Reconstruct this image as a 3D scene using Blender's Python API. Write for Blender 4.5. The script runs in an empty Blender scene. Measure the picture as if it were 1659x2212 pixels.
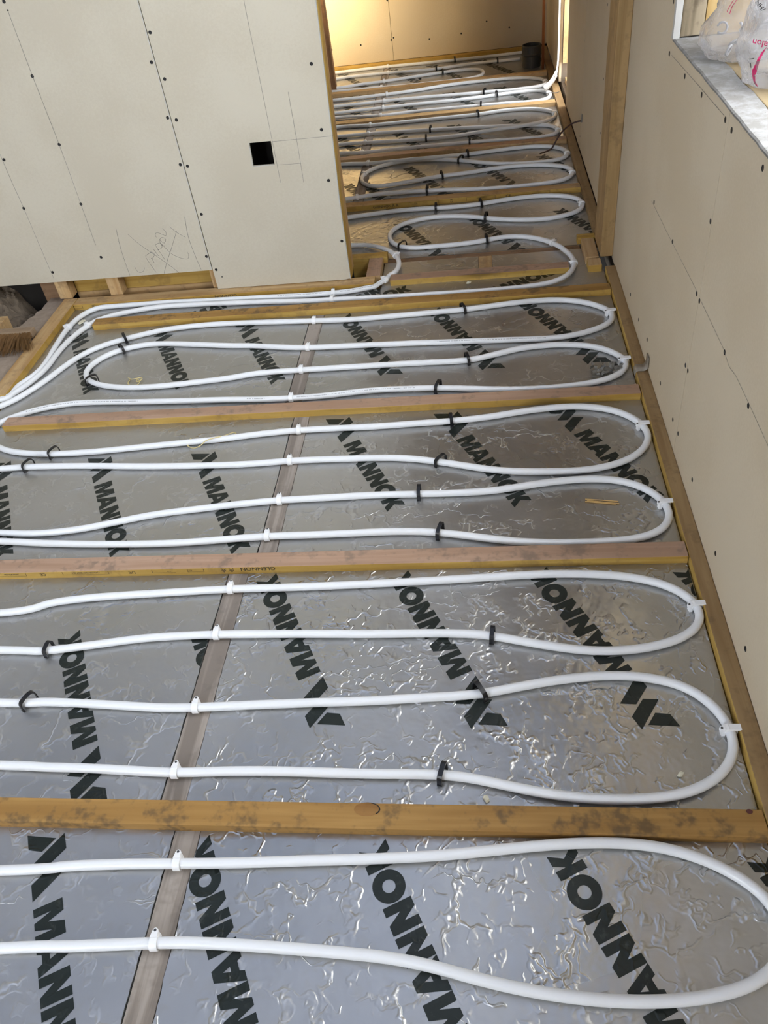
import bpy, bmesh, math, random
from mathutils import Vector, Matrix
from mathutils.geometry import tessellate_polygon

random.seed(7)
scene = bpy.context.scene
COL = scene.collection

# ------------------------------------------------------------------ camera
F_PX, W_PX, H_PX, CAM_H = 1698.0, 1659.0, 2212.0, 1.24
YAW, PITCH, ROLL = math.radians(-10.31006582), math.radians(-41.925728), math.radians(-8.85900471)
_cy, _sy, _cp, _sp = math.cos(YAW), math.sin(YAW), math.cos(PITCH), math.sin(PITCH)
FWD = Vector((_sy * _cp, _cy * _cp, _sp))
_r = Vector((_cy, -_sy, 0)); _u = _r.cross(FWD)
RGT = math.cos(ROLL) * _r + math.sin(ROLL) * _u
UP = -math.sin(ROLL) * _r + math.cos(ROLL) * _u
CAM = Vector((0, 0, CAM_H))
cd = bpy.data.cameras.new('camera')
cd.sensor_fit = 'AUTO'; cd.sensor_width = 36.0; cd.lens = 36.0 * F_PX / H_PX
cd.clip_start = 0.02; cd.clip_end = 60
co = bpy.data.objects.new('camera', cd); COL.objects.link(co)
co.matrix_world = Matrix(((RGT.x, UP.x, -FWD.x, 0), (RGT.y, UP.y, -FWD.y, 0), (RGT.z, UP.z, -FWD.z, CAM_H), (0, 0, 0, 1)))
scene.camera = co

# ------------------------------------------------------------------ light
scene.view_settings.view_transform = 'Standard'; scene.view_settings.look = 'None'
scene.view_settings.gamma = 1.0; scene.view_settings.use_curve_mapping = False
scene.view_settings.exposure = 0.62
SKY = 9.0
w = bpy.data.worlds.new('sky'); scene.world = w; w.use_nodes = True
bg = w.node_tree.nodes['Background']; bg.inputs[0].default_value = (0.92, 0.96, 1.0, 1); bg.inputs[1].default_value = SKY
try:
    scene.cycles.max_bounces = 6; scene.cycles.diffuse_bounces = 4; scene.cycles.glossy_bounces = 3
    scene.cycles.use_adaptive_sampling = True; scene.cycles.adaptive_threshold = 0.12; scene.cycles.adaptive_min_samples = 16
    scene.cycles.transparent_max_bounces = 8
    scene.cycles.sample_clamp_indirect = 6.0
    scene.cycles.use_denoising = True
except Exception:
    pass

# room measures (metres, foil surface is z = 0)
XW = 0.437; XL = -3.3; YB = -2.6; YP = 2.54; YF = 5.53; ZC = 2.4; XFL = -2.8
WIN1 = (0.45, 2.03, 0.775, 2.0)     # right wall window: y0, y1, z0, z1
WINB = (-3.1, -1.4, 0.8, 2.1)        # wall behind the camera: x0, x1, z0, z1
OPEN = (4.25, 4.65, 0.03, 2.05)      # opening in the right wall of the far room

def portal(name, loc, rot, sx, sy):
    l = bpy.data.lights.new(name, 'AREA'); l.shape = 'RECTANGLE'; l.size = sx; l.size_y = sy
    l.cycles.is_portal = True
    o = bpy.data.objects.new(name, l); COL.objects.link(o); o.location = loc; o.rotation_euler = rot
    return o
portal('window_portal', (XW + 0.48, (WIN1[0] + WIN1[1]) / 2, (WIN1[2] + WIN1[3]) / 2), (0, math.pi / 2, 0), WIN1[3] - WIN1[2], WIN1[1] - WIN1[0])
portal('window_portal', ((WINB[0] + WINB[1]) / 2, YB - 0.12, (WINB[2] + WINB[3]) / 2), (math.pi / 2, 0, 0), WINB[1] - WINB[0], WINB[3] - WINB[2])
portal('window_portal', (XW + 0.48, 4.3, (OPEN[2] + OPEN[3]) / 2), (0, math.pi / 2, 0), OPEN[3] - OPEN[2], 0.7)
# ------------------------------------------------------------------ pixel -> place helpers (photo pixels of the 1659x2212 frame)
def ray(px, py):
    return RGT * ((px - 829.5) / F_PX) - UP * ((py - 1106.0) / F_PX) + FWD
def onz(px, py, z=0.0):
    d = ray(px, py); t = (z - CAM_H) / d.z; return CAM + d * t
def onx(px, py, x):
    d = ray(px, py); return CAM + d * (x / d.x)
def ony(px, py, y):
    d = ray(px, py); return CAM + d * (y / d.y)
CR = dict(A=(680, 0, 2.5136), B=(680, 300, 2.5136), C=(0, 560, 3.318), D=(400, 540, 3.318), E=(1180, 0, 3.463), F=(0, 0, 2.37),
          G=(0, 640, 1.9518), H=(800, 600, 1.9313), I=(0, 1180, 1.9518), J=(800, 1180, 1.9313), K=(0, 1700, 1.9518), L=(800, 1700, 1.9313))
def cr(k, x, y):
    a = CR[k]; return a[0] + x / a[2], a[1] + y / a[2]

# ------------------------------------------------------------------ materials
def nd(nt, t, **kw):
    n = nt.nodes.new(t)
    for k, v in kw.items():
        if k.startswith('i_'):
            key = k[2:]; key = int(key) if key.isdigit() else key.replace('_', ' ')
            n.inputs[key].default_value = v
        else: setattr(n, k, v)
    return n
def math_n(nt, op, a, b=None, c=None, clamp=False):
    n = nt.nodes.new('ShaderNodeMath'); n.operation = op; n.use_clamp = clamp
    for i, v in enumerate((a, b, c)):
        if v is None: continue
        if hasattr(v, 'is_output'): nt.links.new(v, n.inputs[i])
        else: n.inputs[i].default_value = v
    return n.outputs[0]
def mixc(nt, f, a, b, mode='MIX'):
    n = nt.nodes.new('ShaderNodeMix'); n.data_type = 'RGBA'; n.blend_type = mode
    for i, v in ((0, f), (6, a), (7, b)):
        if hasattr(v, 'is_output'): nt.links.new(v, n.inputs[i])
        else: n.inputs[i].default_value = v if i == 0 else (*v, 1) if len(v) == 3 else v
    return n.outputs[2]
def maprange(nt, v, a, b, c=0.0, d=1.0, smooth=True):
    n = nt.nodes.new('ShaderNodeMapRange'); n.interpolation_type = 'SMOOTHSTEP' if smooth else 'LINEAR'
    nt.links.new(v, n.inputs[0])
    for i, x in enumerate((a, b, c, d)): n.inputs[i + 1].default_value = x
    return n.outputs[0]
def new_mat(name):
    m = bpy.data.materials.new(name); m.use_nodes = True; nt = m.node_tree
    return m, nt, nt.nodes['Principled BSDF']
def noise(nt, vec, scale, detail=3, rough=0.5, dist=0.0, dim='3D'):
    n = nd(nt, 'ShaderNodeTexNoise', noise_dimensions=dim, i_Scale=scale, i_Detail=detail, i_Roughness=rough, i_Distortion=dist)
    if vec is not None: nt.links.new(vec, n.inputs['Vector'])
    return n
def vscale(nt, vec, s):
    n = nt.nodes.new('ShaderNodeVectorMath'); n.operation = 'MULTIPLY'; nt.links.new(vec, n.inputs[0]); n.inputs[1].default_value = s
    return n.outputs[0]
def vadd(nt, a, b):
    n = nt.nodes.new('ShaderNodeVectorMath'); n.operation = 'ADD'; nt.links.new(a, n.inputs[0])
    if hasattr(b, 'is_output'): nt.links.new(b, n.inputs[1])
    else: n.inputs[1].default_value = b
    return n.outputs[0]
def bump(nt, bs, h, strength, distance):
    b = nd(nt, 'ShaderNodeBump', i_Strength=strength, i_Distance=distance); nt.links.new(h, b.inputs['Height']); nt.links.new(b.outputs[0], bs.inputs['Normal'])

def foil_height(nt, dthr=0.0):
    pos = nd(nt, 'ShaderNodeNewGeometry').outputs['Position']
    pos = vscale(nt, pos, (1, 1, 0))
    dn = noise(nt, pos, 11.0, 3, 0.65, 0, '2D')
    dv = nt.nodes.new('ShaderNodeVectorMath'); dv.operation = 'MULTIPLY_ADD'
    nt.links.new(dn.outputs['Color'], dv.inputs[0]); dv.inputs[1].default_value = (0.16, 0.16, 0); nt.links.new(pos, dv.inputs[2])
    p2 = dv.outputs[0]
    out = None
    for sc, wd, mth, amp, mo in ((6.0, 0.05, 0.515, 1.0, 3.1), (11.0, 0.085, 0.525, 0.75, 7.7), (21.0, 0.13, 0.55, 0.4, 12.3)):
        v = nd(nt, 'ShaderNodeTexVoronoi', feature='DISTANCE_TO_EDGE', voronoi_dimensions='2D', i_Scale=sc, i_Randomness=1.0); nt.links.new(vadd(nt, p2, (mo * 1.7, mo, 0)), v.inputs['Vector'])
        ridge = maprange(nt, v.outputs['Distance'], 0.0, wd, 1.0, 0.0)
        mk = noise(nt, vadd(nt, pos, (mo, mo * 2, 0)), sc * 1.25, 1, 0.5, 0, '2D')
        mask = maprange(nt, mk.outputs['Fac'], mth + dthr, mth + dthr + 0.10)
        h = math_n(nt, 'MULTIPLY', math_n(nt, 'MULTIPLY', ridge, mask), amp)
        out = h if out is None else math_n(nt, 'ADD', out, h)
    # long straight creases running across the boards
    sx = vscale(nt, p2, (0.9, 7.5, 0))
    v = nd(nt, 'ShaderNodeTexVoronoi', feature='DISTANCE_TO_EDGE', voronoi_dimensions='2D', i_Scale=1.0, i_Randomness=0.9); nt.links.new(sx, v.inputs['Vector'])
    ridge = maprange(nt, v.outputs['Distance'], 0.0, 0.018, 1.0, 0.0)
    mask = maprange(nt, noise(nt, pos, 4.0, 1, 0.5, 0, '2D').outputs['Fac'], 0.5, 0.6)
    out = math_n(nt, 'ADD', out, math_n(nt, 'MULTIPLY', math_n(nt, 'MULTIPLY', ridge, mask), 0.8))
    crease = math_n(nt, 'MINIMUM', out, 1.0)
    soft = noise(nt, pos, 14.0, 2, 0.55, 0, '2D')
    out = math_n(nt, 'ADD', out, math_n(nt, 'MULTIPLY', soft.outputs['Fac'], 1.1))
    fine = noise(nt, pos, 55.0, 1, 0.5, 0, '2D')
    out = math_n(nt, 'ADD', out, math_n(nt, 'MULTIPLY', fine.outputs['Fac'], 0.38))
    return out, pos, crease
def make_foil(name='insulation_foil', dthr=0.0, strength=0.5):
    m, nt, bs = new_mat(name)
    h, pos, crease = foil_height(nt, dthr)
    big = noise(nt, pos, 2.2, 2, 0.5, 0, '2D'); sm = noise(nt, pos, 30, 2, 0.6, 0, '2D')
    c = mixc(nt, big.outputs['Fac'], (0.39, 0.39, 0.385), (0.53, 0.53, 0.525))
    dust = maprange(nt, sm.outputs['Fac'], 0.56, 0.75, 0, 0.35)
    c = mixc(nt, dust, c, (0.45, 0.43, 0.39))
    c = mixc(nt, math_n(nt, 'MULTIPLY', crease, 0.26), c, (0.80, 0.80, 0.79))
    nt.links.new(c, bs.inputs['Base Color'])
    bs.inputs['Metallic'].default_value = 0.85
    r = maprange(nt, big.outputs['Fac'], 0.3, 0.7, 0.26, 0.38); nt.links.new(r, bs.inputs['Roughness'])
    bump(nt, bs, h, strength, 0.0024)
    return m
def make_print():
    m, nt, bs = new_mat('dark_green_print')
    h, pos, crease = foil_height(nt)
    sm = noise(nt, pos, 60, 3, 0.65, 0, '2D')
    d = maprange(nt, sm.outputs['Fac'], 0.60, 0.78, 0, 0.25)
    nt.links.new(mixc(nt, d, (0.008, 0.013, 0.010), (0.10, 0.105, 0.095)), bs.inputs['Base Color'])
    bs.inputs['Roughness'].default_value = 0.42; bs.inputs['Specular IOR Level'].default_value = 0.45
    bump(nt, bs, h, 0.6, 0.0024)
    return m
def make_wood(name, light, dark, dirt, axis='x', dirt_amt=0.5, knot=True, grain=1.0, rough=0.62):
    m, nt, bs = new_mat(name)
    tc = nd(nt, 'ShaderNodeTexCoord').outputs['Object']
    oi = nd(nt, 'ShaderNodeObjectInfo').outputs['Random']
    comb = nt.nodes.new('ShaderNodeCombineXYZ')
    for i in range(3): nt.links.new(math_n(nt, 'MULTIPLY', oi, 13.7 + 9.1 * i), comb.inputs[i])
    v = vadd(nt, tc, comb.outputs[0])
    s = {'x': (2.2, 42, 42), 'y': (42, 2.2, 42), 'z': (42, 42, 2.2)}[axis]
    s2 = {'x': (1.2, 9, 9), 'y': (9, 1.2, 9), 'z': (9, 9, 1.2)}[axis]
    sk = {'x': (2.0, 11, 11), 'y': (11, 2.0, 11), 'z': (11, 11, 2.0)}[axis]
    g1 = noise(nt, vscale(nt, v, s), 1.0, 3, 0.62, 0.5)
    g2 = noise(nt, vscale(nt, v, s2), 1.0, 2, 0.55, 1.2)
    f = math_n(nt, 'ADD', math_n(nt, 'MULTIPLY', g1.outputs['Fac'], 0.6), math_n(nt, 'MULTIPLY', g2.outputs['Fac'], 0.4))
    f = maprange(nt, f, 0.5 - 0.17 / grain, 0.5 + 0.17 / grain)
    c = mixc(nt, f, dark, light)
    if knot:
        vk = nd(nt, 'ShaderNodeTexVoronoi', feature='F1', i_Scale=1.0); nt.links.new(vscale(nt, v, sk), vk.inputs['Vector'])
        pick = math_n(nt, 'GREATER_THAN', nd_sep(nt, vk.outputs['Color']), 0.72)
        k = math_n(nt, 'MULTIPLY', maprange(nt, vk.outputs['Distance'], 0.05, 0.20, 1.0, 0.0), pick)
        c = mixc(nt, math_n(nt, 'MULTIPLY', k, 0.8), c, tuple(x * 0.35 for x in dark))
    dn = noise(nt, v, 16.0, 4, 0.68); dn2 = noise(nt, v, 70.0, 1, 0.6)
    da = maprange(nt, math_n(nt, 'ADD', math_n(nt, 'MULTIPLY', dn.outputs['Fac'], 0.75), math_n(nt, 'MULTIPLY', dn2.outputs['Fac'], 0.25)), 0.50, 0.64, 0.0, dirt_amt)
    c = mixc(nt, da, c, dirt)
    nt.links.new(c, bs.inputs['Base Color']); bs.inputs['Roughness'].default_value = rough; bs.inputs['Specular IOR Level'].default_value = 0.3
    bump(nt, bs, g1.outputs['Fac'], 0.35, 0.0012)
    return m
def nd_sep(nt, col):
    n = nt.nodes.new('ShaderNodeSeparateColor'); nt.links.new(col, n.inputs[0]); return n.outputs[0]
def make_board(name, c1, c2, rough=0.85):
    m, nt, bs = new_mat(name)
    pos = nd(nt, 'ShaderNodeNewGeometry').outputs['Position']
    a = noise(nt, pos, 3.0, 2, 0.6); b = noise(nt, pos, 160.0, 1, 0.7)
    f = math_n(nt, 'ADD', math_n(nt, 'MULTIPLY', a.outputs['Fac'], 0.75), math_n(nt, 'MULTIPLY', b.outputs['Fac'], 0.25))
    nt.links.new(mixc(nt, maprange(nt, f, 0.38, 0.62), c1, c2), bs.inputs['Base Color'])
    bs.inputs['Roughness'].default_value = rough; bs.inputs['Specular IOR Level'].default_value = 0.25
    bump(nt, bs, b.outputs['Fac'], 0.12, 0.0006)
    return m
def make_plain(name, col, rough=0.5, metal=0.0, spec=0.5, var=0.0, scale=20.0, bmp=0.0):
    m, nt, bs = new_mat(name)
    tc = nd(nt, 'ShaderNodeTexCoord').outputs['Object']
    n = noise(nt, tc, scale, 4, 0.6)
    lo = tuple(max(0, x * (1 - var)) for x in col); hi = tuple(min(1, x * (1 + var)) for x in col)
    nt.links.new(mixc(nt, n.outputs['Fac'], lo, hi), bs.inputs['Base Color'])
    bs.inputs['Roughness'].default_value = rough; bs.inputs['Metallic'].default_value = metal; bs.inputs['Specular IOR Level'].default_value = spec
    if bmp: bump(nt, bs, n.outputs['Fac'], 0.6, bmp)
    return m
def make_dusty():   # speckled dusty sill board
    m, nt, bs = new_mat('dusty_white_board')
    pos = nd(nt, 'ShaderNodeNewGeometry').outputs['Position']
    a = noise(nt, pos, 26, 5, 0.7); b = noise(nt, pos, 210, 2, 0.5)
    c = mixc(nt, maprange(nt, a.outputs['Fac'], 0.4, 0.65), (0.20, 0.19, 0.175), (0.285, 0.28, 0.275))
    c = mixc(nt, maprange(nt, b.outputs['Fac'], 0.66, 0.72, 0, 0.75), c, (0.10, 0.09, 0.07))
    nt.links.new(c, bs.inputs['Base Color']); bs.inputs['Roughness'].default_value = 0.9
    bump(nt, bs, a.outputs['Fac'], 0.4, 0.002)
    return m
def make_bag():
    m, nt, bs = new_mat('clear_polythene')
    out = nt.nodes['Material Output']
    tr = nd(nt, 'ShaderNodeBsdfTransparent'); tr.inputs[0].default_value = (0.95, 0.95, 0.96, 1)
    bs.inputs['Base Color'].default_value = (0.40, 0.39, 0.385, 1); bs.inputs['Roughness'].default_value = 0.18; bs.inputs['Specular IOR Level'].default_value = 0.7
    tc = nd(nt, 'ShaderNodeTexCoord').outputs['Object']
    n = noise(nt, tc, 34, 4, 0.6, 1.0)
    bump(nt, bs, n.outputs['Fac'], 0.7, 0.006)
    mx = nt.nodes.new('ShaderNodeMixShader'); nt.links.new(tr.outputs[0], mx.inputs[1]); nt.links.new(bs.outputs[0], mx.inputs[2])
    lw = nd(nt, 'ShaderNodeLayerWeight', i_Blend=0.35)
    nt.links.new(math_n(nt, 'ADD', math_n(nt, 'MULTIPLY', lw.outputs['Facing'], 0.40), 0.36, None, True), mx.inputs[0])
    nt.links.new(mx.outputs[0], out.inputs[0])
    return m
def make_glass():
    m, nt, bs = new_mat('window_glass')
    out = nt.nodes['Material Output']
    tr = nd(nt, 'ShaderNodeBsdfTransparent'); gl = nd(nt, 'ShaderNodeBsdfGlossy', i_Roughness=0.02)
    mx = nt.nodes.new('ShaderNodeMixShader'); mx.inputs[0].default_value = 0.06
    nt.links.new(tr.outputs[0], mx.inputs[1]); nt.links.new(gl.outputs[0], mx.inputs[2]); nt.links.new(mx.outputs[0], out.inputs[0])
    return m

M = {}
M['foil'] = make_foil(); M['foil_crinkled'] = make_foil('crinkled_insulation_foil', -0.055, 0.62); M['print'] = make_print()
PINK = dict(light=(0.50, 0.335, 0.235), dark=(0.37, 0.23, 0.15), dirt=(0.22, 0.16, 0.12))
YEL = dict(light=(0.56, 0.37, 0.10), dark=(0.40, 0.235, 0.045), dirt=(0.20, 0.12, 0.05))
TAN = dict(light=(0.60, 0.42, 0.22), dark=(0.42, 0.25, 0.10), dirt=(0.20, 0.13, 0.07))
for ax in 'xyz':
    M['pink_' + ax] = make_wood('planed_batten_top_' + ax, axis=ax, dirt_amt=0.75, **PINK)
    M['yel_' + ax] = make_wood('treated_yellow_timber_' + ax, axis=ax, dirt_amt=0.35, **YEL)
    M['tan_' + ax] = make_wood('sawn_timber_' + ax, axis=ax, dirt_amt=0.4, **TAN)
M['gold_x'] = make_wood('golden_batten', (0.44, 0.255, 0.08), (0.31, 0.165, 0.045), (0.10, 0.07, 0.04), 'x', 0.7)
M['brown_z'] = make_wood('dark_brown_stud', (0.30, 0.16, 0.075), (0.16, 0.08, 0.035), (0.08, 0.05, 0.03), 'z', 0.4)
M['brown_x'] = make_wood('dark_brown_plank', (0.34, 0.21, 0.12), (0.21, 0.12, 0.065), (0.11, 0.075, 0.05), 'x', 0.5)
M['post_z'] = make_wood('door_post_timber', (0.43, 0.285, 0.13), (0.28, 0.17, 0.065), (0.15, 0.10, 0.05), 'z', 0.4)
M['wt_y'] = make_wood('brown_wall_timber', (0.36, 0.24, 0.115), (0.24, 0.145, 0.06), (0.14, 0.09, 0.045), 'y', 0.4)
M['joist'] = make_wood('weathered_joist', (0.37, 0.32, 0.275), (0.225, 0.19, 0.16), (0.16, 0.135, 0.115), 'y', 0.35, knot=True, grain=2.2, rough=0.85)
M['weather_z'] = make_wood('weathered_reveal_timber', (0.33, 0.27, 0.185), (0.13, 0.10, 0.06), (0.08, 0.06, 0.04), 'z', 0.5, grain=1.4, rough=0.85)
M['cream_z'] = make_wood('cream_timber', (0.44, 0.31, 0.135), (0.37, 0.245, 0.09), (0.27, 0.18, 0.08), 'z', 0.2, knot=False)
M['cream_y'] = make_wood('cream_sill_timber', (0.34, 0.265, 0.155), (0.29, 0.21, 0.11), (0.2, 0.15, 0.08), 'y', 0.2, knot=False)
M['board'] = make_board('plasterboard_paper', (0.545, 0.495, 0.39), (0.585, 0.54, 0.435))
M['boardR'] = make_board('plasterboard_paper_warm', (0.59, 0.495, 0.35), (0.63, 0.54, 0.395))
M['gypsum'] = make_plain('gypsum_edge', (0.52, 0.51, 0.48), 0.9, var=0.1, scale=60)
M['ceil'] = make_plain('sky_tinted_ceiling', (0.56, 0.65, 0.88), 0.9, var=0.03, scale=4)  # bluish sky light put into the ceiling colour, so the foil reflects cool
M['wall'] = make_plain('room_wall_paper', (0.60, 0.575, 0.52), 0.9, var=0.04, scale=4)
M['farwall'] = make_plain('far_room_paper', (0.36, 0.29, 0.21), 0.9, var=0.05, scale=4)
M['dark'] = make_plain('dark_void', (0.02, 0.017, 0.014), 0.95, var=0.2)
M['mason'] = make_plain('brown_masonry', (0.17, 0.135, 0.10), 0.95, var=0.3, scale=30)
M['screw'] = make_plain('dark_screw_head', (0.012, 0.012, 0.013), 0.5, 0.3)
M['pencil'] = make_plain('pencil_mark', (0.17, 0.165, 0.16), 0.8)
M['pipe'] = make_plain('white_plastic_pipe', (0.84, 0.855, 0.87), 0.34, spec=0.5, var=0.015, scale=8)
M['clip'] = make_plain('white_plastic_clip', (0.92, 0.925, 0.93), 0.42, var=0.01)
M['black'] = make_plain('black_plastic', (0.008, 0.008, 0.010), 0.35, spec=0.5, var=0.1)
M['nail'] = make_plain('nail_steel', (0.10, 0.10, 0.10), 0.4, 0.6)
M['slab'] = make_plain('dusty_concrete', (0.33, 0.26, 0.20), 0.95, var=0.35, scale=40, bmp=0.004)
M['rubble'] = make_plain('rubble_earth', (0.20, 0.155, 0.11), 1.0, var=0.6, scale=22, bmp=0.02)
M['stamp'] = make_plain('timber_ink', (0.05, 0.035, 0.02), 0.7)
M['bristle'] = make_plain('coir_bristle', (0.20, 0.105, 0.035), 0.7, var=0.35, scale=90)
M['brushwood'] = make_wood('dusty_brush_block', (0.34, 0.25, 0.16), (0.24, 0.16, 0.10), (0.20, 0.15, 0.11), 'x', 0.6, knot=False)
M['soil'] = make_plain('grey_black_plastic', (0.035, 0.035, 0.033), 0.5, var=0.3, scale=12)
M['copper'] = make_plain('copper', (0.72, 0.33, 0.17), 0.38, 0.9, var=0.12)
M['cable'] = make_plain('brown_cable', (0.05, 0.022, 0.018), 0.5)
M['memb'] = make_plain('white_membrane', (0.82, 0.80, 0.76), 0.6, var=0.05)
M['straw'] = make_plain('pale_yellow_tie', (0.72, 0.60, 0.27), 0.5, var=0.1)
M['stick'] = make_plain('raw_wood_stick', (0.60, 0.38, 0.14), 0.7, var=0.2, scale=60)
M['foam'] = make_plain('pale_foam', (0.72, 0.68, 0.52), 0.95, var=0.1, scale=60)
M['scrap'] = make_plain('grey_plastic_scrap', (0.20, 0.19, 0.17), 0.35, var=0.3, scale=40)
M['packed'] = make_plain('packed_clip_plastic', (0.55, 0.55, 0.55), 0.4)
M['film'] = make_plain('dull_film', (0.30, 0.26, 0.21), 0.35, var=0.2, scale=60)
M['dusty'] = make_dusty(); M['bag'] = make_bag(); M['glass'] = make_glass()
M['pink_ink'] = make_plain('magenta_print', (0.62, 0.02, 0.14), 0.4, var=0.05)
M['black_ink'] = make_plain('black_print', (0.03, 0.03, 0.03), 0.5)
M['frame_white'] = make_plain('white_window_frame', (0.8, 0.8, 0.8), 0.4)

# ------------------------------------------------------------------ object helpers
def tag(o, label=None, cat=None, group=None, kind=None):
    if label: o['label'] = label
    if cat: o['category'] = cat
    if group: o['group'] = group
    if kind: o['kind'] = kind
    return o
def link(name, me, mats, parent=None):
    o = bpy.data.objects.new(name, me); COL.objects.link(o)
    if mats is not None and len(me.materials) == 0:
        for m in (mats if isinstance(mats, (list, tuple)) else [mats]): me.materials.append(m)
    if parent is not None:
        o.parent = parent; o.matrix_parent_inverse = Matrix.Identity(4)
    return o
def empty(name, loc=(0, 0, 0), kind=None, parent=None):
    o = bpy.data.objects.new(name, None); COL.objects.link(o); o.location = loc; o.empty_display_size = 0.05
    if kind: o['kind'] = kind
    if parent is not None: o.parent = parent
    return o
def from_bm(name, bm, mats, parent=None, loc=None, smooth=False):
    """bm in world coordinates; loc = world origin of the object (parent assumed unrotated)"""
    loc = Vector(loc) if loc is not None else Vector((0, 0, 0))
    bmesh.ops.translate(bm, verts=bm.verts, vec=-loc)
    bmesh.ops.recalc_face_normals(bm, faces=bm.faces)
    me = bpy.data.meshes.new(name); bm.to_mesh(me); bm.free()
    if smooth:
        for p in me.polygons: p.use_smooth = True
    o = link(name, me, mats, parent)
    o.location = loc - (parent.matrix_world_loc if False else (Vector(parent.location) if parent is not None else Vector((0, 0, 0))))
    if parent is not None and parent.parent is not None: o.location = loc - Vector(parent.location) - Vector(parent.parent.location)
    return o
def bm_box(bm, x0, x1, y0, y1, z0, z1, bev=0.0, jit=0.0):
    vs = [bm.verts.new((x + random.uniform(-jit, jit), y + random.uniform(-jit, jit), z + random.uniform(-jit, jit) * 0.5)) for x in (x0, x1) for y in (y0, y1) for z in (z0, z1)]
    fs = [bm.faces.new([vs[i] for i in q]) for q in ((0, 1, 3, 2), (4, 6, 7, 5), (0, 4, 5, 1), (2, 3, 7, 6), (0, 2, 6, 4), (1, 5, 7, 3))]
    if bev > 0:
        es = list({e for f in fs for e in f.edges})
        bmesh.ops.bevel(bm, geom=es, offset=bev, segments=2, affect='EDGES', profile=0.6)
def box(name, x0, x1, y0, y1, z0, z1, mats, parent=None, bev=0.0015, jit=0.0, top=None):
    """top = index of the material slot for up-facing faces"""
    bm = bmesh.new(); bm_box(bm, x0, x1, y0, y1, z0, z1, bev, jit)
    bm.normal_update(); bmesh.ops.recalc_face_normals(bm, faces=bm.faces); bm.normal_update()
    if top is not None:
        for f in bm.faces:
            if f.normal.z > 0.9: f.material_index = top
    return from_bm(name, bm, mats, parent, ((x0 + x1) / 2, (y0 + y1) / 2, z0))
def prism(name, pts, z0, z1, mats, parent=None, axis='z', loc=None, holes=()):
    """extrude a polygon (with optional holes); axis z: pts are x,y; axis y: pts are x,z (z0,z1 are y); axis x: pts are y,z (z0,z1 are x)"""
    bm = bmesh.new()
    def mk(p, h):
        return {'z': (p[0], p[1], h), 'y': (p[0], h, p[1]), 'x': (h, p[0], p[1])}[axis]
    loops = [list(pts)] + [list(h) for h in holes]
    flat = [p for l in loops for p in l]
    tris = tessellate_polygon([[Vector((p[0], p[1], 0)) for p in l] for l in loops])
    A = [bm.verts.new(mk(p, z0)) for p in flat]; B = [bm.verts.new(mk(p, z1)) for p in flat]
    for t in tris:
        if len(set(t)) < 3: continue
        try:
            bm.faces.new([A[i] for i in t]); bm.faces.new([B[i] for i in t[::-1]])
        except ValueError: pass
    k = 0
    for l in loops:
        n = len(l)
        for i in range(n):
            bm.faces.new((A[k + i], A[k + (i + 1) % n], B[k + (i + 1) % n], B[k + i]))
        k += n
    if loc is None: loc = bm.verts[:][0].co.copy() if False else Vector(mk(flat[0], z0))
    return from_bm(name, bm, mats, parent, loc)
def catmull(pts, step=0.012):
    P = [Vector(p) for p in pts]
    P = [P[0] * 2 - P[1]] + P + [P[-1] * 2 - P[-2]]
    out = []
    for i in range(1, len(P) - 2):
        p0, p1, p2, p3 = P[i - 1:i + 3]
        n = max(2, int((p2 - p1).length / step))
        for k in range(n):
            t = k / n
            out.append(0.5 * ((2 * p1) + (p2 - p0) * t + (2 * p0 - 5 * p1 + 4 * p2 - p3) * t * t + (3 * p1 - p0 - 3 * p2 + p3) * t ** 3))
    out.append(P[-2]); return out
def relax(pts, it):
    for _ in range(it):
        pts = [pts[0]] + [(pts[i - 1] + pts[i] * 2 + pts[i + 1]) / 4 for i in range(1, len(pts) - 1)] + [pts[-1]]
    return pts
def bm_tube(bm, path, r, seg=12, cap=True, taper=None):
    rings = []; n = len(path); prev = None
    for i, p in enumerate(path):
        t = (path[min(i + 1, n - 1)] - path[max(i - 1, 0)])
        t = t.normalized() if t.length > 1e-9 else Vector((0, 0, 1))
        ref = prev if prev is not None else (Vector((0, 0, 1)) if abs(t.z) < 0.9 else Vector((1, 0, 0)))
        a = (ref - t * ref.dot(t)).normalized(); b = t.cross(a); prev = a
        rr = r if taper is None else r * taper(i / (n - 1))
        rings.append([bm.verts.new(p + (a * math.cos(2 * math.pi * k / seg) + b * math.sin(2 * math.pi * k / seg)) * rr) for k in range(seg)])
    for i in range(n - 1):
        for k in range(seg):
            bm.faces.new((rings[i][k], rings[i][(k + 1) % seg], rings[i + 1][(k + 1) % seg], rings[i + 1][k]))
    if cap:
        bm.faces.new(rings[0][::-1]); bm.faces.new(rings[-1])
def tube(name, path, r, mat, parent=None, seg=12, loc=None, taper=None):
    bm = bmesh.new(); bm_tube(bm, path, r, seg, True, taper)
    return from_bm(name, bm, mat, parent, loc if loc is not None else path[0], smooth=True)
def strip_bm(bm, path, width_dir, w, t):
    """flat strap along path, width along width_dir, thickness t"""
    n = len(path); rings = []
    for i, p in enumerate(path):
        d = (path[min(i + 1, n - 1)] - path[max(i - 1, 0)]).normalized()
        nn = width_dir.cross(d).normalized()
        rings.append([bm.verts.new(p + width_dir * (sx * w / 2) + nn * (sn * t / 2)) for sx, sn in ((-1, -1), (1, -1), (1, 1), (-1, 1))])
    for i in range(n - 1):
        for k in range(4): bm.faces.new((rings[i][k], rings[i][(k + 1) % 4], rings[i + 1][(k + 1) % 4], rings[i + 1][k]))
    bm.faces.new(rings[0][::-1]); bm.faces.new(rings[-1])

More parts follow.
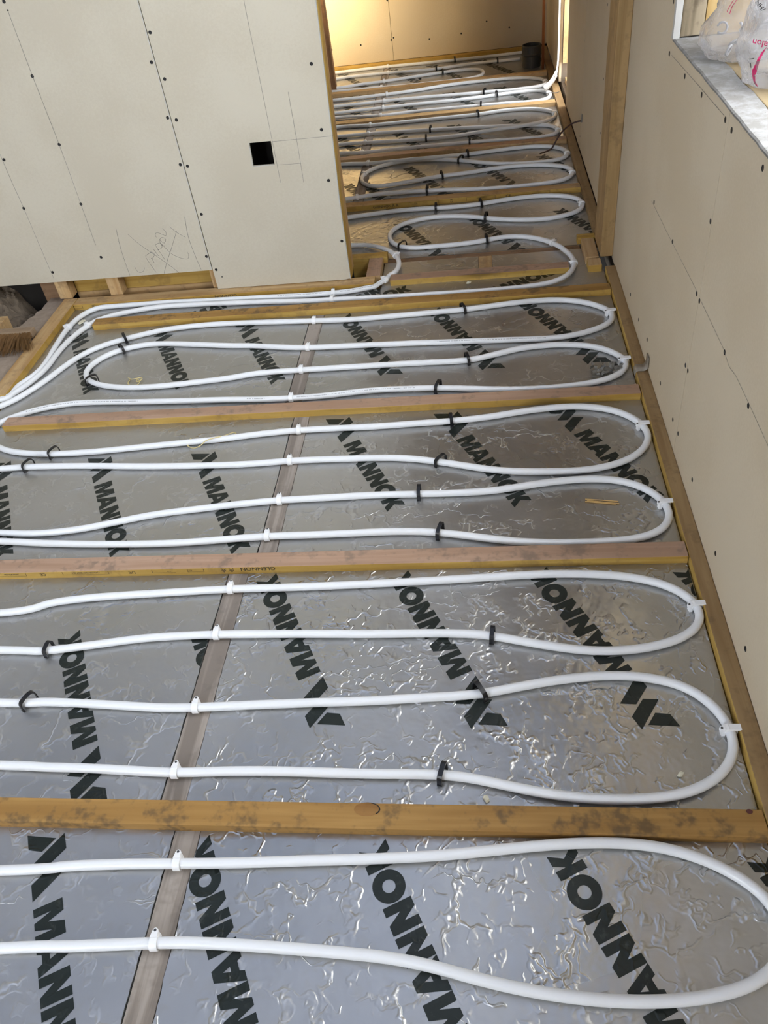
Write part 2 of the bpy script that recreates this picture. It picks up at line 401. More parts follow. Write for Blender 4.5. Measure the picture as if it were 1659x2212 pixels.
# ================================================================== THE SETTING
# ---- ceiling and walls out of view
o = box('ceiling', XL - 0.1, XW + 0.5, YB - 0.1, 2.66, ZC, ZC + 0.1, M['ceil'], bev=0); tag(o, 'unseen near-room ceiling, tinted blue for the foil to reflect', None, None, 'structure')
o = box('ceiling_far', XL - 0.1, XW + 0.5, 2.662, YF + 0.1, ZC, ZC + 0.1, M['farwall'], bev=0); tag(o, 'plain ceiling of the far room', None, None, 'structure')
def wall_x(name, x0, x1, y0, y1, z0, z1, wins, mat, label):    # wall lying in the y-z plane
    o = prism(name, [(y0, z0), (y1, z0), (y1, z1), (y0, z1)], x0, x1, mat, axis='x', holes=[[(a, c), (a, d), (b, d), (b, c)] for a, b, c, d in wins])
    return tag(o, label, None, None, 'structure')
def wall_y(name, y0, y1, x0, x1, z0, z1, wins, mat, label):
    o = prism(name, [(x0, z0), (x1, z0), (x1, z1), (x0, z1)], y0, y1, mat, axis='y', holes=[[(a, c), (a, d), (b, d), (b, c)] for a, b, c, d in wins])
    return tag(o, label, None, None, 'structure')
wall_x('wall_left', XL - 0.1, XL, YB - 0.1, YP + 0.2, -0.1, ZC, [], M['wall'], 'plain boarded wall on the left of the near room')
wall_y('wall_back', YB - 0.1, YB, XL, XW + 0.5, -0.1, ZC, [WINB], M['wall'], 'wall with a wide window behind the camera')
wall_x('wall_far_left', XFL - 0.1, XFL, YP + 0.2, YF + 0.1, -0.1, ZC, [], M['farwall'], 'left wall of the far room')

# ---- right wall: masonry carcass with the window and the far opening, faced with plasterboard
WR = wall_x('wall_right', XW + 0.0135, XW + 0.46, YB, YF + 0.1, -0.1, ZC, [(WIN1[0], WIN1[1], WIN1[2] - 0.012, WIN1[3]), (3.95, OPEN[1], OPEN[2], OPEN[3])], M['mason'], 'right-hand wall lined with plasterboard, window at the top right')
def rboard(pts, mat=M['boardR']):
    o = prism('plasterboard', pts, XW, XW + 0.0125, mat, WR, axis='x'); return o
JY = 1.515
b1 = rboard([(YB, 0.012), (JY - 0.001, 0.012), (JY - 0.001, 0.772), (WIN1[0] - 0.1, 0.772), (WIN1[0] - 0.1, ZC), (YB, ZC)])
b2 = rboard([(JY + 0.001, 0.012), (2.60, 0.012), (2.60, ZC), (2.032, ZC), (2.032, 0.772), (JY + 0.001, 0.772)])
b3 = rboard([(2.603, 0.03), (3.598, 0.03), (3.598, ZC), (2.603, ZC)])
b4 = rboard([(3.602, 0.03), (OPEN[0], 0.03), (OPEN[0], ZC), (3.602, ZC)])
b5 = rboard([(OPEN[1], 0.03), (YF, 0.03), (YF, ZC), (OPEN[1], ZC)])
b6 = rboard([(WIN1[0] - 0.099, WIN1[3]), (2.03, WIN1[3]), (2.03, ZC), (WIN1[0] - 0.099, ZC)])
_screw = {}
def screw(parent, p, axis, r=0.0055, sgn=-1):
    key = (axis, r)
    if key not in _screw:
        bm = bmesh.new()
        ring = []
        for rr, h in ((r, 0.0), (r * 0.92, 0.0006), (r * 0.5, 0.0002)):
            ring.append([bm.verts.new((math.cos(2 * math.pi * k / 10) * rr, math.sin(2 * math.pi * k / 10) * rr, h)) for k in range(10)])
        for i in range(2):
            for k in range(10): bm.faces.new((ring[i][k], ring[i][(k + 1) % 10], ring[i + 1][(k + 1) % 10], ring[i + 1][k]))
        bm.faces.new(ring[2])
        bmesh.ops.rotate(bm, verts=bm.verts, cent=(0, 0, 0), matrix=Matrix.Rotation(-math.pi / 2, 3, 'Y') if axis == 'x' else Matrix.Rotation(math.pi / 2, 3, 'X'))
        me = bpy.data.meshes.new('screw'); bm.to_mesh(me); bm.free(); me.materials.append(M['screw']); _screw[key] = me
    o = link('screw', _screw[key], None, parent)
    base = Vector(parent.location) + (Vector(parent.parent.location) if parent.parent else Vector())
    o.location = Vector(p) - base
def line(name, parent, pts, axis, wdt=0.0010, mat=None, lift=0.0003):
    """thin pencil stroke lying on a wall face: pts are world points on the face"""
    bm = bmesh.new(); n = Vector((-1, 0, 0)) if axis == 'x' else Vector((0, -1, 0))
    prev = None
    for i, p in enumerate(pts):
        d = (pts[min(i + 1, len(pts) - 1)] - pts[max(i - 1, 0)]).normalized(); s = n.cross(d).normalized() * wdt / 2
        a = bm.verts.new(p + s + n * lift); b = bm.verts.new(p - s + n * lift)
        if prev: bm.faces.new((prev[0], prev[1], b, a))
        prev = (a, b)
    return from_bm(name, bm, mat or M['pencil'], parent, pts[0])
for k, x, y in [('E', 922, 402), ('E', 1037, 570), ('E', 1163, 710), ('E', 1340, 895), ('E', 953, 10), ('H', 1362, 67), ('H', 1315, 365), ('H', 1210, 440), ('H', 1120, 175), ('H', 1085, 70), ('H', 1262, 592), ('H', 1155, 258)]:
    screw(b2, onx(*cr(k, x, y), XW), 'x')
for px, py in ((1413, 437), (1453, 522), (1535, 478)): screw(b2, onx(px, py, XW), 'x')
for k, x, y in [('E', 1387, 975), ('E', 1620, 1257), ('H', 1373, 97), ('H', 1478, 311), ('H', 1577, 534), ('H', 1325, 388), ('H', 1284, 650), ('H', 1343, 842), ('H', 1440, 1150), ('J', 1565, 428)]:
    screw(b1, onx(*cr(k, x, y), XW), 'x')
for k, x, y in [('E', 460, 35), ('E', 430, 590), ('E', 405, 995)]: screw(b3, onx(*cr(k, x, y), XW), 'x', 0.004)
for k, x, y in [('E', 285, 305), ('E', 253, 1020)]: screw(b4, onx(*cr(k, x, y), XW), 'x', 0.004)
def crv(pts, k=None, axis='x', v=XW):
    f = onx if axis == 'x' else ony
    return [f(*(cr(k, *p) if k else p), v) for p in pts]
line('pencil_line', b2, crv([(1451, 119), (1512, 188), (1565, 250)]), 'x')
line('pencil_line', b2, crv([(1408, 434), (1440, 500), (1491, 600), (1506, 630)]), 'x')
line('pencil_line', b1, crv([(1512, 645), (1564, 755), (1575, 792), (1590, 812), (1620, 876), (1659, 962), (1690, 1030)]), 'x')

# ---- window: sill board, timber sill, reveal, frame and glass
W1 = empty('window_1', (XW, 1.4, 0.775), 'structure'); W1['label'] = 'window opening in the right wall with a dusty sill'
bm = bmesh.new()
ys = [WIN1[0] - 0.05 + (WIN1[1] - WIN1[0] + 0.05) * i / 60 for i in range(61)]
fr = [XW - 0.0012 + random.uniform(-0.0009, 0.0009) for y in ys]
ba = [0.4925 + 0.0016 * math.sin(y * 37) + random.uniform(-0.001, 0.001) for y in ys]
rows = []
for y, a, b in zip(ys, fr, ba):
    rows.append([bm.verts.new((a, y, 0.7712)), bm.verts.new((a, y, 0.7745)), bm.verts.new((a + 0.003, y, 0.7765)), bm.verts.new((b, y, 0.776)), bm.verts.new((b, y, 0.758))])
for i in range(60):
    for k in range(5): bm.faces.new((rows[i][k], rows[i][(k + 1) % 5], rows[i + 1][(k + 1) % 5], rows[i + 1][k]))
bm.faces.new(rows[0]); bm.faces.new(rows[-1][::-1])
from_bm('sill_board', bm, M['dusty'], W1, (XW, 1.4, 0.76))
box('timber_sill', 0.4955, 0.86, WIN1[0], 2.03, 0.745, 0.774, M['cream_y'], W1, 0.002)
# reveal at the far side of the window: board edge, weathered timber, cream post
bm = bmesh.new()
zs = [0.776 + (WIN1[3] - 0.776) * i / 40 for i in range(41)]
rows = []
for z in zs:
    j = random.uniform(-0.0012, 0.0012)
    rows.append([bm.verts.new((XW - 0.004 + j, 2.034, z)), bm.verts.new((XW - 0.004 + j, 2.018 + j, z)), bm.verts.new((XW + 0.011, 2.018 + j, z)), bm.verts.new((XW + 0.011, 2.034, z))])
for i in range(40):
    for k in range(4): bm.faces.new((rows[i][k], rows[i][(k + 1) % 4], rows[i + 1][(k + 1) % 4], rows[i + 1][k]))
bm.faces.new(rows[0]); bm.faces.new(rows[-1][::-1])
from_bm('board_edge', bm, M['gypsum'], W1, (XW, 2.03, 0.776))
box('weathered_jamb', XW + 0.012, 0.497, 2.02, 2.06, 0.779, WIN1[3], M['weather_z'], W1, 0.001)
box('cream_jamb', 0.499, 0.60, 2.022, 2.06, 0.776, WIN1[3], M['cream_z'], W1, 0.001)
box('window_frame', 0.79, 0.85, WIN1[0], 2.03, 0.776, 0.84, M['frame_white'], W1, 0.003)
box('window_frame', 0.79, 0.85, WIN1[0], 2.03, WIN1[3] - 0.06, WIN1[3], M['frame_white'], W1, 0.003)
for y in (WIN1[0], 1.06, 1.97): box('window_frame', 0.79, 0.85, y, y + 0.06, 0.84, WIN1[3] - 0.06, M['frame_white'], W1, 0.003)
box('window_pane', 0.818, 0.822, WIN1[0] + 0.06, 1.06, 0.84, WIN1[3] - 0.06, M['glass'], W1, 0)
box('window_pane', 0.818, 0.822, 1.12, 1.97, 0.84, WIN1[3] - 0.06, M['glass'], W1, 0)

# ---- partition with its boards, studs and rails
PX0, PX1 = -2.13, -0.45
WP = empty('wall_partition', (-1.0, YP, 0), 'structure'); WP['label'] = 'grey plasterboard partition with a timber end beside the doorway'
BT = 0.0125
leftb = prism('plasterboard', [(XL, 0.094), (-0.9335, 0.094), (-0.9325, 0.5), (-0.931, ZC), (XL, ZC)], YP, YP + BT, M['board'], WP, 'y')
hp = [(-0.709, 0.4255), (-0.638, 0.4245), (-0.6345, 0.4965), (-0.7055, 0.4965)]
rightb = prism('plasterboard', [(-0.9305, 0.0225), (-0.70, 0.0225), (-0.47, 0.0225), (-0.4515, 0.026), (-0.4485, 0.3), (-0.4405, 0.5), (-0.430, 0.85), (-0.40, ZC), (-0.9285, ZC), (-0.930, 0.5)], YP, YP + BT, M['board'], WP, 'y', holes=[hp])
# cut paper edge round the socket hole, dark void behind, and the board's bright cut edges
for a, b in ((0, 1), (0, 3)):
    p, q = Vector((hp[a][0], YP, hp[a][1])), Vector((hp[b][0], YP, hp[b][1]))
    line('cut_edge', rightb, [p, (p + q) / 2 + Vector((0.0008, 0, 0.0006)), q], 'y', 0.0022, M['gypsum'])
line('board_joint', leftb, [Vector((-0.9345, YP, 0.094)), Vector((-0.9335, YP, 0.5)), Vector((-0.932, YP, ZC))], 'y', 0.0024, M['gypsum'])
line('cut_edge', rightb, [Vector((-0.4525, YP, 0.024)), Vector((-0.4497, YP, 0.3)), Vector((-0.4417, YP, 0.5)), Vector((-0.4312, YP, 0.85)), Vector((-0.4012, YP, ZC))], 'y', 0.0026, M['gypsum'])
box('void_back', XL, -0.46, 2.66, 2.67, -0.1, ZC, M['dark'], WP, 0)
for x, y in [(20, 8), (40, 53), (165, 390), (303, 740), (414, 1045), (517, 1317), (20, 818), (122, 1067), (269, 1394), (768, 166), (775, 319), (858, 603), (923, 843), (1031, 1097), (1057, 1313)]:
    screw(leftb, ony(x / 2.37, y / 2.37, YP), 'y', 0.0024 if (x, y) == (40, 53) else 0.0052)
for x, y in [(843, 405), (903, 614), (960, 851), (1107, 1381), (1594, 327), (1646, 664)]:
    screw(rightb, ony(x / 2.37, y / 2.37, YP), 'y', 0.0052)
screw(rightb, ony(1137 / 2.37, 1417 / 2.37, YP), 'y', 0.0024)
for px, py in ((709.8, 389.9), (738.5, 520.8)): screw(rightb, ony(px, py, YP), 'y', 0.0052)
for ps in ([(40, 55), (165, 385), (303, 740), (414, 1045), (490, 1255)], [(0, 790), (60, 930), (122, 1067), (200, 1250), (275, 1425)],
           [(595, 1175), (612, 1250), (640, 1340), (665, 1410)], [(655, 1200), (720, 1255), (800, 1310), (870, 1360), (915, 1395)], [(945, 1110), (965, 1215), (1000, 1310), (1030, 1380)],
           [(905, 1180), (878, 1270), (855, 1340), (840, 1400)], [(868, 1160), (905, 1190), (950, 1215)], [(828, 1250), (880, 1300), (930, 1322), (962, 1325), (966, 1305), (958, 1290)],
           [(690, 1365), (700, 1385), (716, 1395), (735, 1388), (740, 1370)],
           [(775, 1320), (790, 1345)], [(752, 1305), (748, 1320), (800, 1395)], [(752, 1305), (775, 1290), (790, 1300), (785, 1318), (765, 1328)], [(785, 1275), (812, 1310)],
           [(795, 1255), (845, 1330)], [(795, 1255), (815, 1243), (830, 1255), (825, 1272), (806, 1280)], [(815, 1225), (840, 1245), (848, 1225), (830, 1215), (818, 1228), (826, 1255), (845, 1258)],
           [(830, 1170), (848, 1185), (850, 1205), (830, 1200), (805, 1190), (795, 1200), (800, 1215)]):
    line('pencil_mark', leftb, catmull(crv(ps, 'F', 'y', YP), 0.006) if len(ps) > 2 else crv(ps, 'F', 'y', YP), 'y', 0.0011)
for ps in ([(1248, 0), (1345, 480), (1437, 935)], [(1475, 470), (1520, 720), (1555, 935)], [(1395, 725), (1659, 700)], [(1420, 845), (1540, 836)]):
    line('pencil_line', rightb, crv(ps, 'F', 'y', YP), 'y', 0.0009)
line('pencil_line', rightb, crv([(700, 295.4), (722, 293)], None, 'y', YP), 'y', 0.0009)
for x0, x1 in ((-1.535, -1.487), (-1.338, -1.292), (-0.950, -0.9335)):
    box('stud', x0, x1, 2.5535, 2.60, 0.022, 0.6, M['tan_z'], WP, 0.001)
box('stud', -0.9325, -0.905, 2.5535, 2.60, 0.022, 0.6, M['tan_z'], WP, 0.001)
box('backing_rail', -1.487, -0.933, 2.602, 2.645, 0.022, 0.14, M['yel_x'], WP, 0.0015)
box('backing_rail', -1.487, -0.933, 2.60, 2.645, -0.06, 0.0215, M['tan_x'], WP, 0.0015)
box('backing_rail', -1.62, -1.538, 2.602, 2.645, -0.08, 0.12, M['brown_x'], WP, 0.0015)
# end of the partition beside the doorway
prism('end_stud', [(-0.474, 0.022), (-0.449, 0.022), (-0.4455, 0.3), (-0.4385, 0.5), (-0.428, 0.85), (-0.398, ZC), (-0.42, ZC), (-0.45, 0.85)], YP + BT + 0.0005, YP + BT + 0.042, M['yel_z'], WP, 'y')
prism('end_stud', [(-0.478, 0.022), (-0.452, 0.022), (-0.4415, 0.5), (-0.402, ZC), (-0.43, ZC), (-0.468, 0.5)], 2.597, 2.645, M['tan_z'], WP, 'y')

# ---- far wall
WF = empty('wall_far', (-0.5, YF, 0), 'structure'); WF['label'] = 'plasterboard wall at the end of the far room, warmly lit at its left side'
fb1 = prism('plasterboard', [(XFL, 0.022), (-0.5015, 0.022), (-0.5005, ZC), (XFL, ZC)], YF, YF + BT, M['boardR'], WF, 'y')
fb2 = prism('plasterboard', [(-0.4995, 0.022), (XW, 0.022), (XW, ZC), (-0.4985, ZC)], YF, YF + BT, M['boardR'], WF, 'y')
box('wall_carcass', XFL - 0.1, XW + 0.46, YF + BT + 0.001, YF + 0.1, -0.1, ZC, M['dark'], WF, 0)
for x, y in [(393, 3), (415, 218), (250, 245), (93, 271)]: screw(fb1, ony(*cr('A', x, y), YF), 'y', 0.005)
for x, y in [(933, 116), (1056, 149), (795, 182), (622, 212), (428, 205)]: screw(fb2, ony(*cr('A', x, y), YF), 'y', 0.005)

# ---- opening in the right wall of the far room
DO = empty('door_1', (XW, 4.45, 0), 'structure'); DO['label'] = 'narrow bright opening in the right wall of the far room'
box('timber_lining', XW + 0.016, XW + 0.24, OPEN[1] - 0.022, OPEN[1] + 0.02, 0.12, OPEN[3], M['tan_z'], DO, 0.001)
box('timber_lining', XW + 0.016, XW + 0.24, 3.935, 3.965, 0.12, OPEN[3], M['tan_z'], DO, 0.001)
box('timber_lining', XW + 0.03, XW + 0.24, 3.966, OPEN[1] - 0.022, 0.031, 0.055, M['tan_y'], DO, 0.001)

# ---- floor: subfloor, joist strips and foil-faced boards with their print
FL = empty('floor', (0, 0, 0), 'structure'); FL['label'] = 'insulated floor of foil-faced boards between timber joists'
box('subfloor', XL, XW + 0.46, YB, YF + 0.05, -0.30, -0.22, M['dark'], FL, 0)
DA = Vector((-0.46, 0.888)).normalized(); DB = -DA; DR = Vector((DA.y, -DA.x))
GLY = []
def circ(cx, cyy, r, n=40, rev=False):
    p = [(cx + r * math.cos(2 * math.pi * i / n), cyy + r * math.sin(2 * math.pi * i / n)) for i in range(n)]
    return p[::-1] if rev else p
GLY.append([[(-13.2, 0), (-42.7, 0), (-64.7, 39), (-50.4, 63)]])
GLY.append([[(-60.5, 22), (-73.8, -1.5), (-111, 61), (-82, 61)]])
GLY.append([[(-93.7, 21), (-107.3, 0), (-135.3, 0), (-108.2, 46)]])
GLY.append([[(0, 0), (0, 46.5), (20.5, 46.5), (29, 21.5), (37.5, 46.5), (58, 46.5), (58, 0), (44, 0), (44, 27), (34.4, 0), (23.6, 0), (14, 27), (14, 0)]])
GLY.append([[(58, 0), (75, 47), (91.5, 47), (109, 0), (93, 0), (90, 7.5), (76, 7.5), (73, 0)], [(83.3, 31), (79.2, 19.5), (87.3, 19.5)]])
for s in (0, 47.3):
    GLY.append([[(109.5 + s, 0), (109.5 + s, 47), (125.3 + s, 47), (138.5 + s, 24), (138.5 + s, 47), (152.5 + s, 47), (152.5 + s, 0), (138 + s, 0), (124 + s, 22.5), (124 + s, 0)]])
GLY.append([circ(227.3, 24.5, 26), circ(227.3, 24.5, 10.3, 28)])
GLY.append([[(256, 0), (256, 47), (270.5, 47), (270.5, 29), (280, 47), (297, 47), (283, 24.5), (299, 0), (281.5, 0), (270.5, 19), (270.5, 0)]])
GTRI = []
for g in GLY:
    flat = [p for l in g for p in l]
    for t in tessellate_polygon([[Vector((*p, 0)) for p in l] for l in g]): GTRI.append([Vector(flat[i]) / 1000 for i in t])
def clip_poly(poly, x0, x1, y0, y1):
    for ax, v, s in ((0, x0, 1), (0, x1, -1), (1, y0, 1), (1, y1, -1)):
        out = []
        for i in range(len(poly)):
            a, b = poly[i - 1], poly[i]; da, db = s * (a[ax] - v), s * (b[ax] - v)
            if (da >= 0) != (db >= 0): out.append(a + (b - a) * (da / (da - db)))
            if db >= 0: out.append(b)
        poly = out
        if len(poly) < 3: return []
    return poly
def word(board, origin, d, rect):
    u = Vector((-d.y, d.x)); org = Vector(origin); bm = bmesh.new()
    for t in GTRI:
        p = clip_poly([org + d * q.x + u * q.y for q in t], *rect)
        if len(p) >= 3:
            try: bm.faces.new([bm.verts.new((q.x, q.y, 0.00035)) for q in p])
            except ValueError: pass
    if not bm.faces: bm.free(); return
    bmesh.ops.remove_doubles(bm, verts=bm.verts, dist=1e-6)
    from_bm('printed_word', bm, M['print'], board, (org.x, org.y, 0))
def board(x0, x1, y0, y1, words=(), jl=0.0, jr=0.0, mat='foil'):
    n = max(2, int((y1 - y0) / 0.012)); pts = [(x0, y0), (x1, y0)]
    if jr: pts += [(x1 + random.uniform(-jr, 0.0004), y0 + (y1 - y0) * i / n) for i in range(1, n)]
    pts += [(x1, y1), (x0, y1)]
    if jl: pts += [(x0 + random.uniform(-0.0004, jl), y1 - (y1 - y0) * i / n) for i in range(1, n)]
    o = prism('insulation_board', pts, -0.06, 0.0, M[mat], FL)
    for org, d in words: word(o, org, d, (x0 + 0.001, x1 - 0.001, y0, y1))
    return o
def joist(x0, x1, y0, y1, name='joist'):
    return box(name, x0 + 0.001, x1 - 0.001, y0, y1, -0.10, -0.0012, M['joist'], FL, 0.001)
def row(xs, y, d): return [((x, y), d) for x in xs]
BX1 = 0.4025
# bays of the near room: (y0, y1, strip, words right, words left)
for y0, y1, s0, s1, wr, wl in [
    (-0.9, 0.60, -0.544, -0.498, row((0.544, 0.248, -0.0475, -0.344), 0.3085, DA), row((-0.742, -1.04), 0.445, DB)),
    (0.60, 1.19, -0.585, -0.538, row((0.547, 0.2524, -0.0424, -0.337), 0.903, DA), row((-0.448, -0.7435, -1.038, -1.33), 0.750, DA)),
    (1.19, 1.785, -0.531, -0.486, row((0.5135, 0.217, -0.080, -0.3765), 1.624, DB), row((-0.729, -1.025, -1.321, -1.617), 1.496, DB)),
    (1.785, 2.36, -0.567, -0.521, row((0.586, 0.2915, -0.0035, -0.2985), 2.073, DA), row((-0.766, -1.061, -1.357), 2.200, DB))]:
    board(s1, BX1, y0, y1 - 0.001, wr, jl=0.0017, mat='foil_crinkled' if y1 < 1.3 else 'foil')
    board(-1.95 if y1 < 1.9 else -1.467, s0, y0, y1 - 0.001, wl, jr=0.0017)
    joist(s0, s1, y0, y1)
# strip beside the partition and the doorway threshold
board(-1.467, -0.345, 2.361, 2.499, [((-0.505, 2.37), DR), ((-0.99, 2.38), DR)])
board(-0.343, BX1, 2.361, 2.559, [((-0.020, 2.372), DR), ((-0.50, 2.33), DR)])
board(-0.345, -0.0105, 2.5605, 2.691, [])
board(0.0385, BX1, 2.5605, 2.691, [])
box('cross_timber', -0.36, 0.345, 2.692, 2.7235, -0.05, -0.001, M['brown_x'], FL, 0.001)
box('noggin', -0.0095, 0.0375, 2.5595, 2.6915, -0.05, -0.0005, M['tan_y'], FL, 0.001)
joist_rows = [
    (2.7245, 3.22, None, row((-0.16, 0.124, 0.455), 2.795, DA), []),
    (3.22, 3.80, (-0.529, -0.484), row((0.135, -0.158, 0.43, -0.42), 3.405, DA), row((-0.42, -0.70), 3.26, DA)),
    (3.80, 4.365, (-0.557, -0.512), row((0.185, -0.09, -0.385, 0.48), 4.08, DB), row((-0.66, -0.95), 4.05, DB)),
    (4.365, 4.93, (-0.558, -0.513), row((0.155, -0.125, -0.43, 0.45), 4.66, DB), row((-0.70, -0.95), 4.62, DB)),
    (4.93, 5.53, (-0.560, -0.515), row((0.06, -0.235, -0.48, 0.35), 5.28, DB), row((-0.79, -1.05), 5.30, DB))]
for y0, y1, s, wr, wl in joist_rows:
    if s is None:
        board(-1.5, BX1, y0, y1 - 0.001, wr)
    else:
        board(s[1], BX1, y0, y1 - 0.001, wr, jl=0.0017); board(-1.5, s[0], y0, y1 - 0.001, wl, jr=0.0017); joist(s[0], s[1], y0, y1)
box('floor_deck', XFL, -1.502, 2.70, YF, -0.06, -0.002, M['slab'], FL, 0)
# slab beside the pit, on the far left
prism('concrete_slab', [(-2.6, 1.55), (-1.955, 1.55), (-1.955, 1.80), (-1.522, 1.80), (-1.522, 2.60), (-1.598, 2.60), (-1.602, 2.545), (-1.600, 2.51), (-1.612, 2.497), (-1.609, 2.47), (-1.622, 2.45), (-1.628, 2.41), (-1.634, 2.392), (-1.69, 2.378), (-1.8, 2.37), (-2.6, 2.36)], -0.07, 0.006, M['slab'], FL)
box('floor_deck', XL, -1.953, YB, 1.55, -0.06, -0.002, M['slab'], FL, 0)
box('floor_deck', XL, -2.6, 1.55, 2.54, -0.06, -0.002, M['slab'], FL, 0)
box('floor_deck', -1.955, XW, YB, -0.9, -0.06, -0.002, M['slab'], FL, 0)
# rubble in the pit
bm = bmesh.new()
NX, NY = 110, 60; grid = []
from mathutils import noise as mn
for j in range(NY):
    for i in range(NX):
        x = -2.35 + 0.78 * i / (NX - 1); y = 2.33 + 0.33 * j / (NY - 1)
        h = -0.03 + 0.10 * max(0.0, min(1.0, (-1.70 - x) / 0.12)) * (y - 2.33) / 0.33 - 0.06 * (1 - max(0.0, min(1.0, (-1.66 - x) / 0.10))) * (y - 2.33) / 0.33 + 0.05 * mn.noise((x * 9, y * 9, 1.3)) + 0.03 * mn.noise((x * 26, y * 26, 4.1)) + 0.016 * mn.noise((x * 60, y * 60, 8.0)) + 0.010 * abs(mn.noise((x * 110, y * 110, 2.0)))
        grid.append(bm.verts.new((x, y, h)))
for j in range(NY - 1):
    for i in range(NX - 1): bm.faces.new((grid[j * NX + i], grid[j * NX + i + 1], grid[(j + 1) * NX + i + 1], grid[(j + 1) * NX + i]))
o = from_bm('rubble', bm, M['rubble'], None, (-1.9, 2.45, -0.15))
tag(o, 'dark earth and rubble in the pit below the partition', 'rubble', None, 'stuff')

# ================================================================== TIMBERS
def text_mesh(s, size):
    cu = bpy.data.curves.new('txt', 'FONT'); cu.body = s; cu.size = size; cu.align_x = 'CENTER'; cu.align_y = 'CENTER'; cu.offset = size * 0.012
    t = bpy.data.objects.new('txt', cu); COL.objects.link(t)
    me = bpy.data.meshes.new_from_object(t); bpy.data.objects.remove(t); bpy.data.curves.remove(cu)
    return me
def stamp(parent, s, x, y, z, size, flip=False, squash=1.0, mat=None):
    """lettering on a face that looks towards -y"""
    me = text_mesh(s, size); me.materials.clear(); me.materials.append(mat or M['stamp'])
    o = link('stamped_lettering', me, None, parent)
    o.rotation_euler = (math.pi / 2, math.pi if flip else 0, 0)
    o.scale = (1, squash, 1)
    o.location = Vector((x, y - 0.0004, z)) - Vector(parent.location)
    return o
def stamp_box(parent, x0, x1, y, z0, z1, sides='lrb', t=0.0007):
    bm = bmesh.new()
    def rect(a, b, c, d): bm.faces.new([bm.verts.new(p) for p in ((a, y - 0.0004, c), (b, y - 0.0004, c), (b, y - 0.0004, d), (a, y - 0.0004, d))])
    if 'l' in sides: rect(x0, x0 + t * 1.6, z0, z1)
    if 'r' in sides: rect(x1 - t * 1.6, x1, z0, z1)
    if 'b' in sides: rect(x0, x1, z0, z0 + t)
    if 't' in sides: rect(x0, x1, z1 - t, z1)
    from_bm('stamped_frame', bm, M['stamp'], parent, (x0, y, z0))
def tree_mark(parent, x, y, z, s, flip):
    bm = bmesh.new(); k = -1 if flip else 1
    for dz in (0.0, 0.5):
        vs = [bm.verts.new((x + a * s, y - 0.0004, z + k * (b + dz * 0.8) * s)) for a, b in ((-0.5, 0.0), (-0.33, 0.0), (0, 0.45), (0.33, 0.0), (0.5, 0.0), (0, 0.68))]
        bm.faces.new(vs[:3] + vs[5:]); bm.faces.new(vs[2:])
    from_bm('stamped_mark', bm, M['stamp'], parent, (x, y, z))
RECTS = []
def batten(x0, x1, y0, y1, mats, top, label, z0=-0.055, z1=0.02, jit=0.0006):
    RECTS.append((x0, x1, y0, y1, z1))
    o = box('timber_batten', x0, x1, y0, y1, z0, z1, mats, None, 0.0016, jit, top)
    return tag(o, label, 'batten', 'battens laid across the floor')
PB = [M['yel_x'], M['pink_x']]
B1 = batten(-1.9, 0.4035, 0.580, 0.6245, [M['gold_x']], None, 'golden floor batten nearest the camera, with an oval knot')
B2 = batten(-1.9, 0.4035, 1.1705, 1.2145, PB, 1, 'pinkish topped floor batten stamped upside down, second from the camera')
B3 = batten(-1.402, 0.4025, 1.7625, 1.8065, PB, 1, 'pinkish topped floor batten third from the camera, ending at the left edge')
B4 = batten(-1.336, 0.4025, 2.340, 2.3865, [M['yel_x'], M['gold_x']], 1, 'yellow floor batten in front of the doorway and partition')
B5 = batten(-0.312, 0.290, 2.512, 2.5585, PB, 1, 'short yellow edged batten lying in the doorway')
B6 = batten(-1.2, 0.3995, 3.2, 3.2485, [M['yel_x'], M['tan_x']], 1, 'stamped yellow batten, first one beyond the doorway')
B7 = batten(-1.2, 0.3985, 3.778, 3.826, [M['tan_x'], M['pink_x']], 1, 'floor batten beyond the doorway, in front of the brown cable end')
B8 = batten(-1.2, 0.396, 4.338, 4.390, [M['tan_x']], None, 'pale floor batten at the bright opening in the far room')
B9 = batten(-1.2, 0.396, 4.910, 4.953, [M['tan_x']], None, 'floor batten in front of the black soil pipe')
B10 = batten(XFL, 0.40, 5.482, 5.527, [M['yel_x']], None, 'bright yellow batten along the foot of the far wall', z1=0.021)
# oval knot on the nearest batten
kp = onz(793, 1748, 0.0204)
bm = bmesh.new()
rg = [[bm.verts.new((kp.x + math.cos(a) * rx * 0.022 * r + 0.006 * (1 - r), kp.y + math.sin(a) * 0.012 * r, 0.02035 + h)) for a in [2 * math.pi * k / 24 for k in range(24)]] for r, rx, h in ((1.0, 1, 0.0), (0.86, 1, 0.0004), (0.5, 1, 0.0005))]
for i in range(2):
    for k in range(24):
        f = bm.faces.new((rg[i][k], rg[i][(k + 1) % 24], rg[i + 1][(k + 1) % 24], rg[i + 1][k]))
        f.material_index = 1 if (i == 0 and (k > 20 or k < 5)) else 0
bm.faces.new(rg[2])
o = from_bm('knot', bm, [make_wood('knot_wood', (0.36, 0.19, 0.06), (0.24, 0.115, 0.03), (0.12, 0.06, 0.02), 'x', 0.3, False), M['dark']], B1, (kp.x, kp.y, 0.02))
kp = onz(1619, 1753, 0.0204)
bm = bmesh.new(); bm.faces.new([bm.verts.new((kp.x + 0.005 * math.cos(a), kp.y + 0.004 * math.sin(a), 0.0206)) for a in [2 * math.pi * k / 14 for k in range(14)]])
from_bm('knot', bm, make_plain('red_knot', (0.10, 0.025, 0.02), 0.6), B1, (kp.x, kp.y, 0.02))
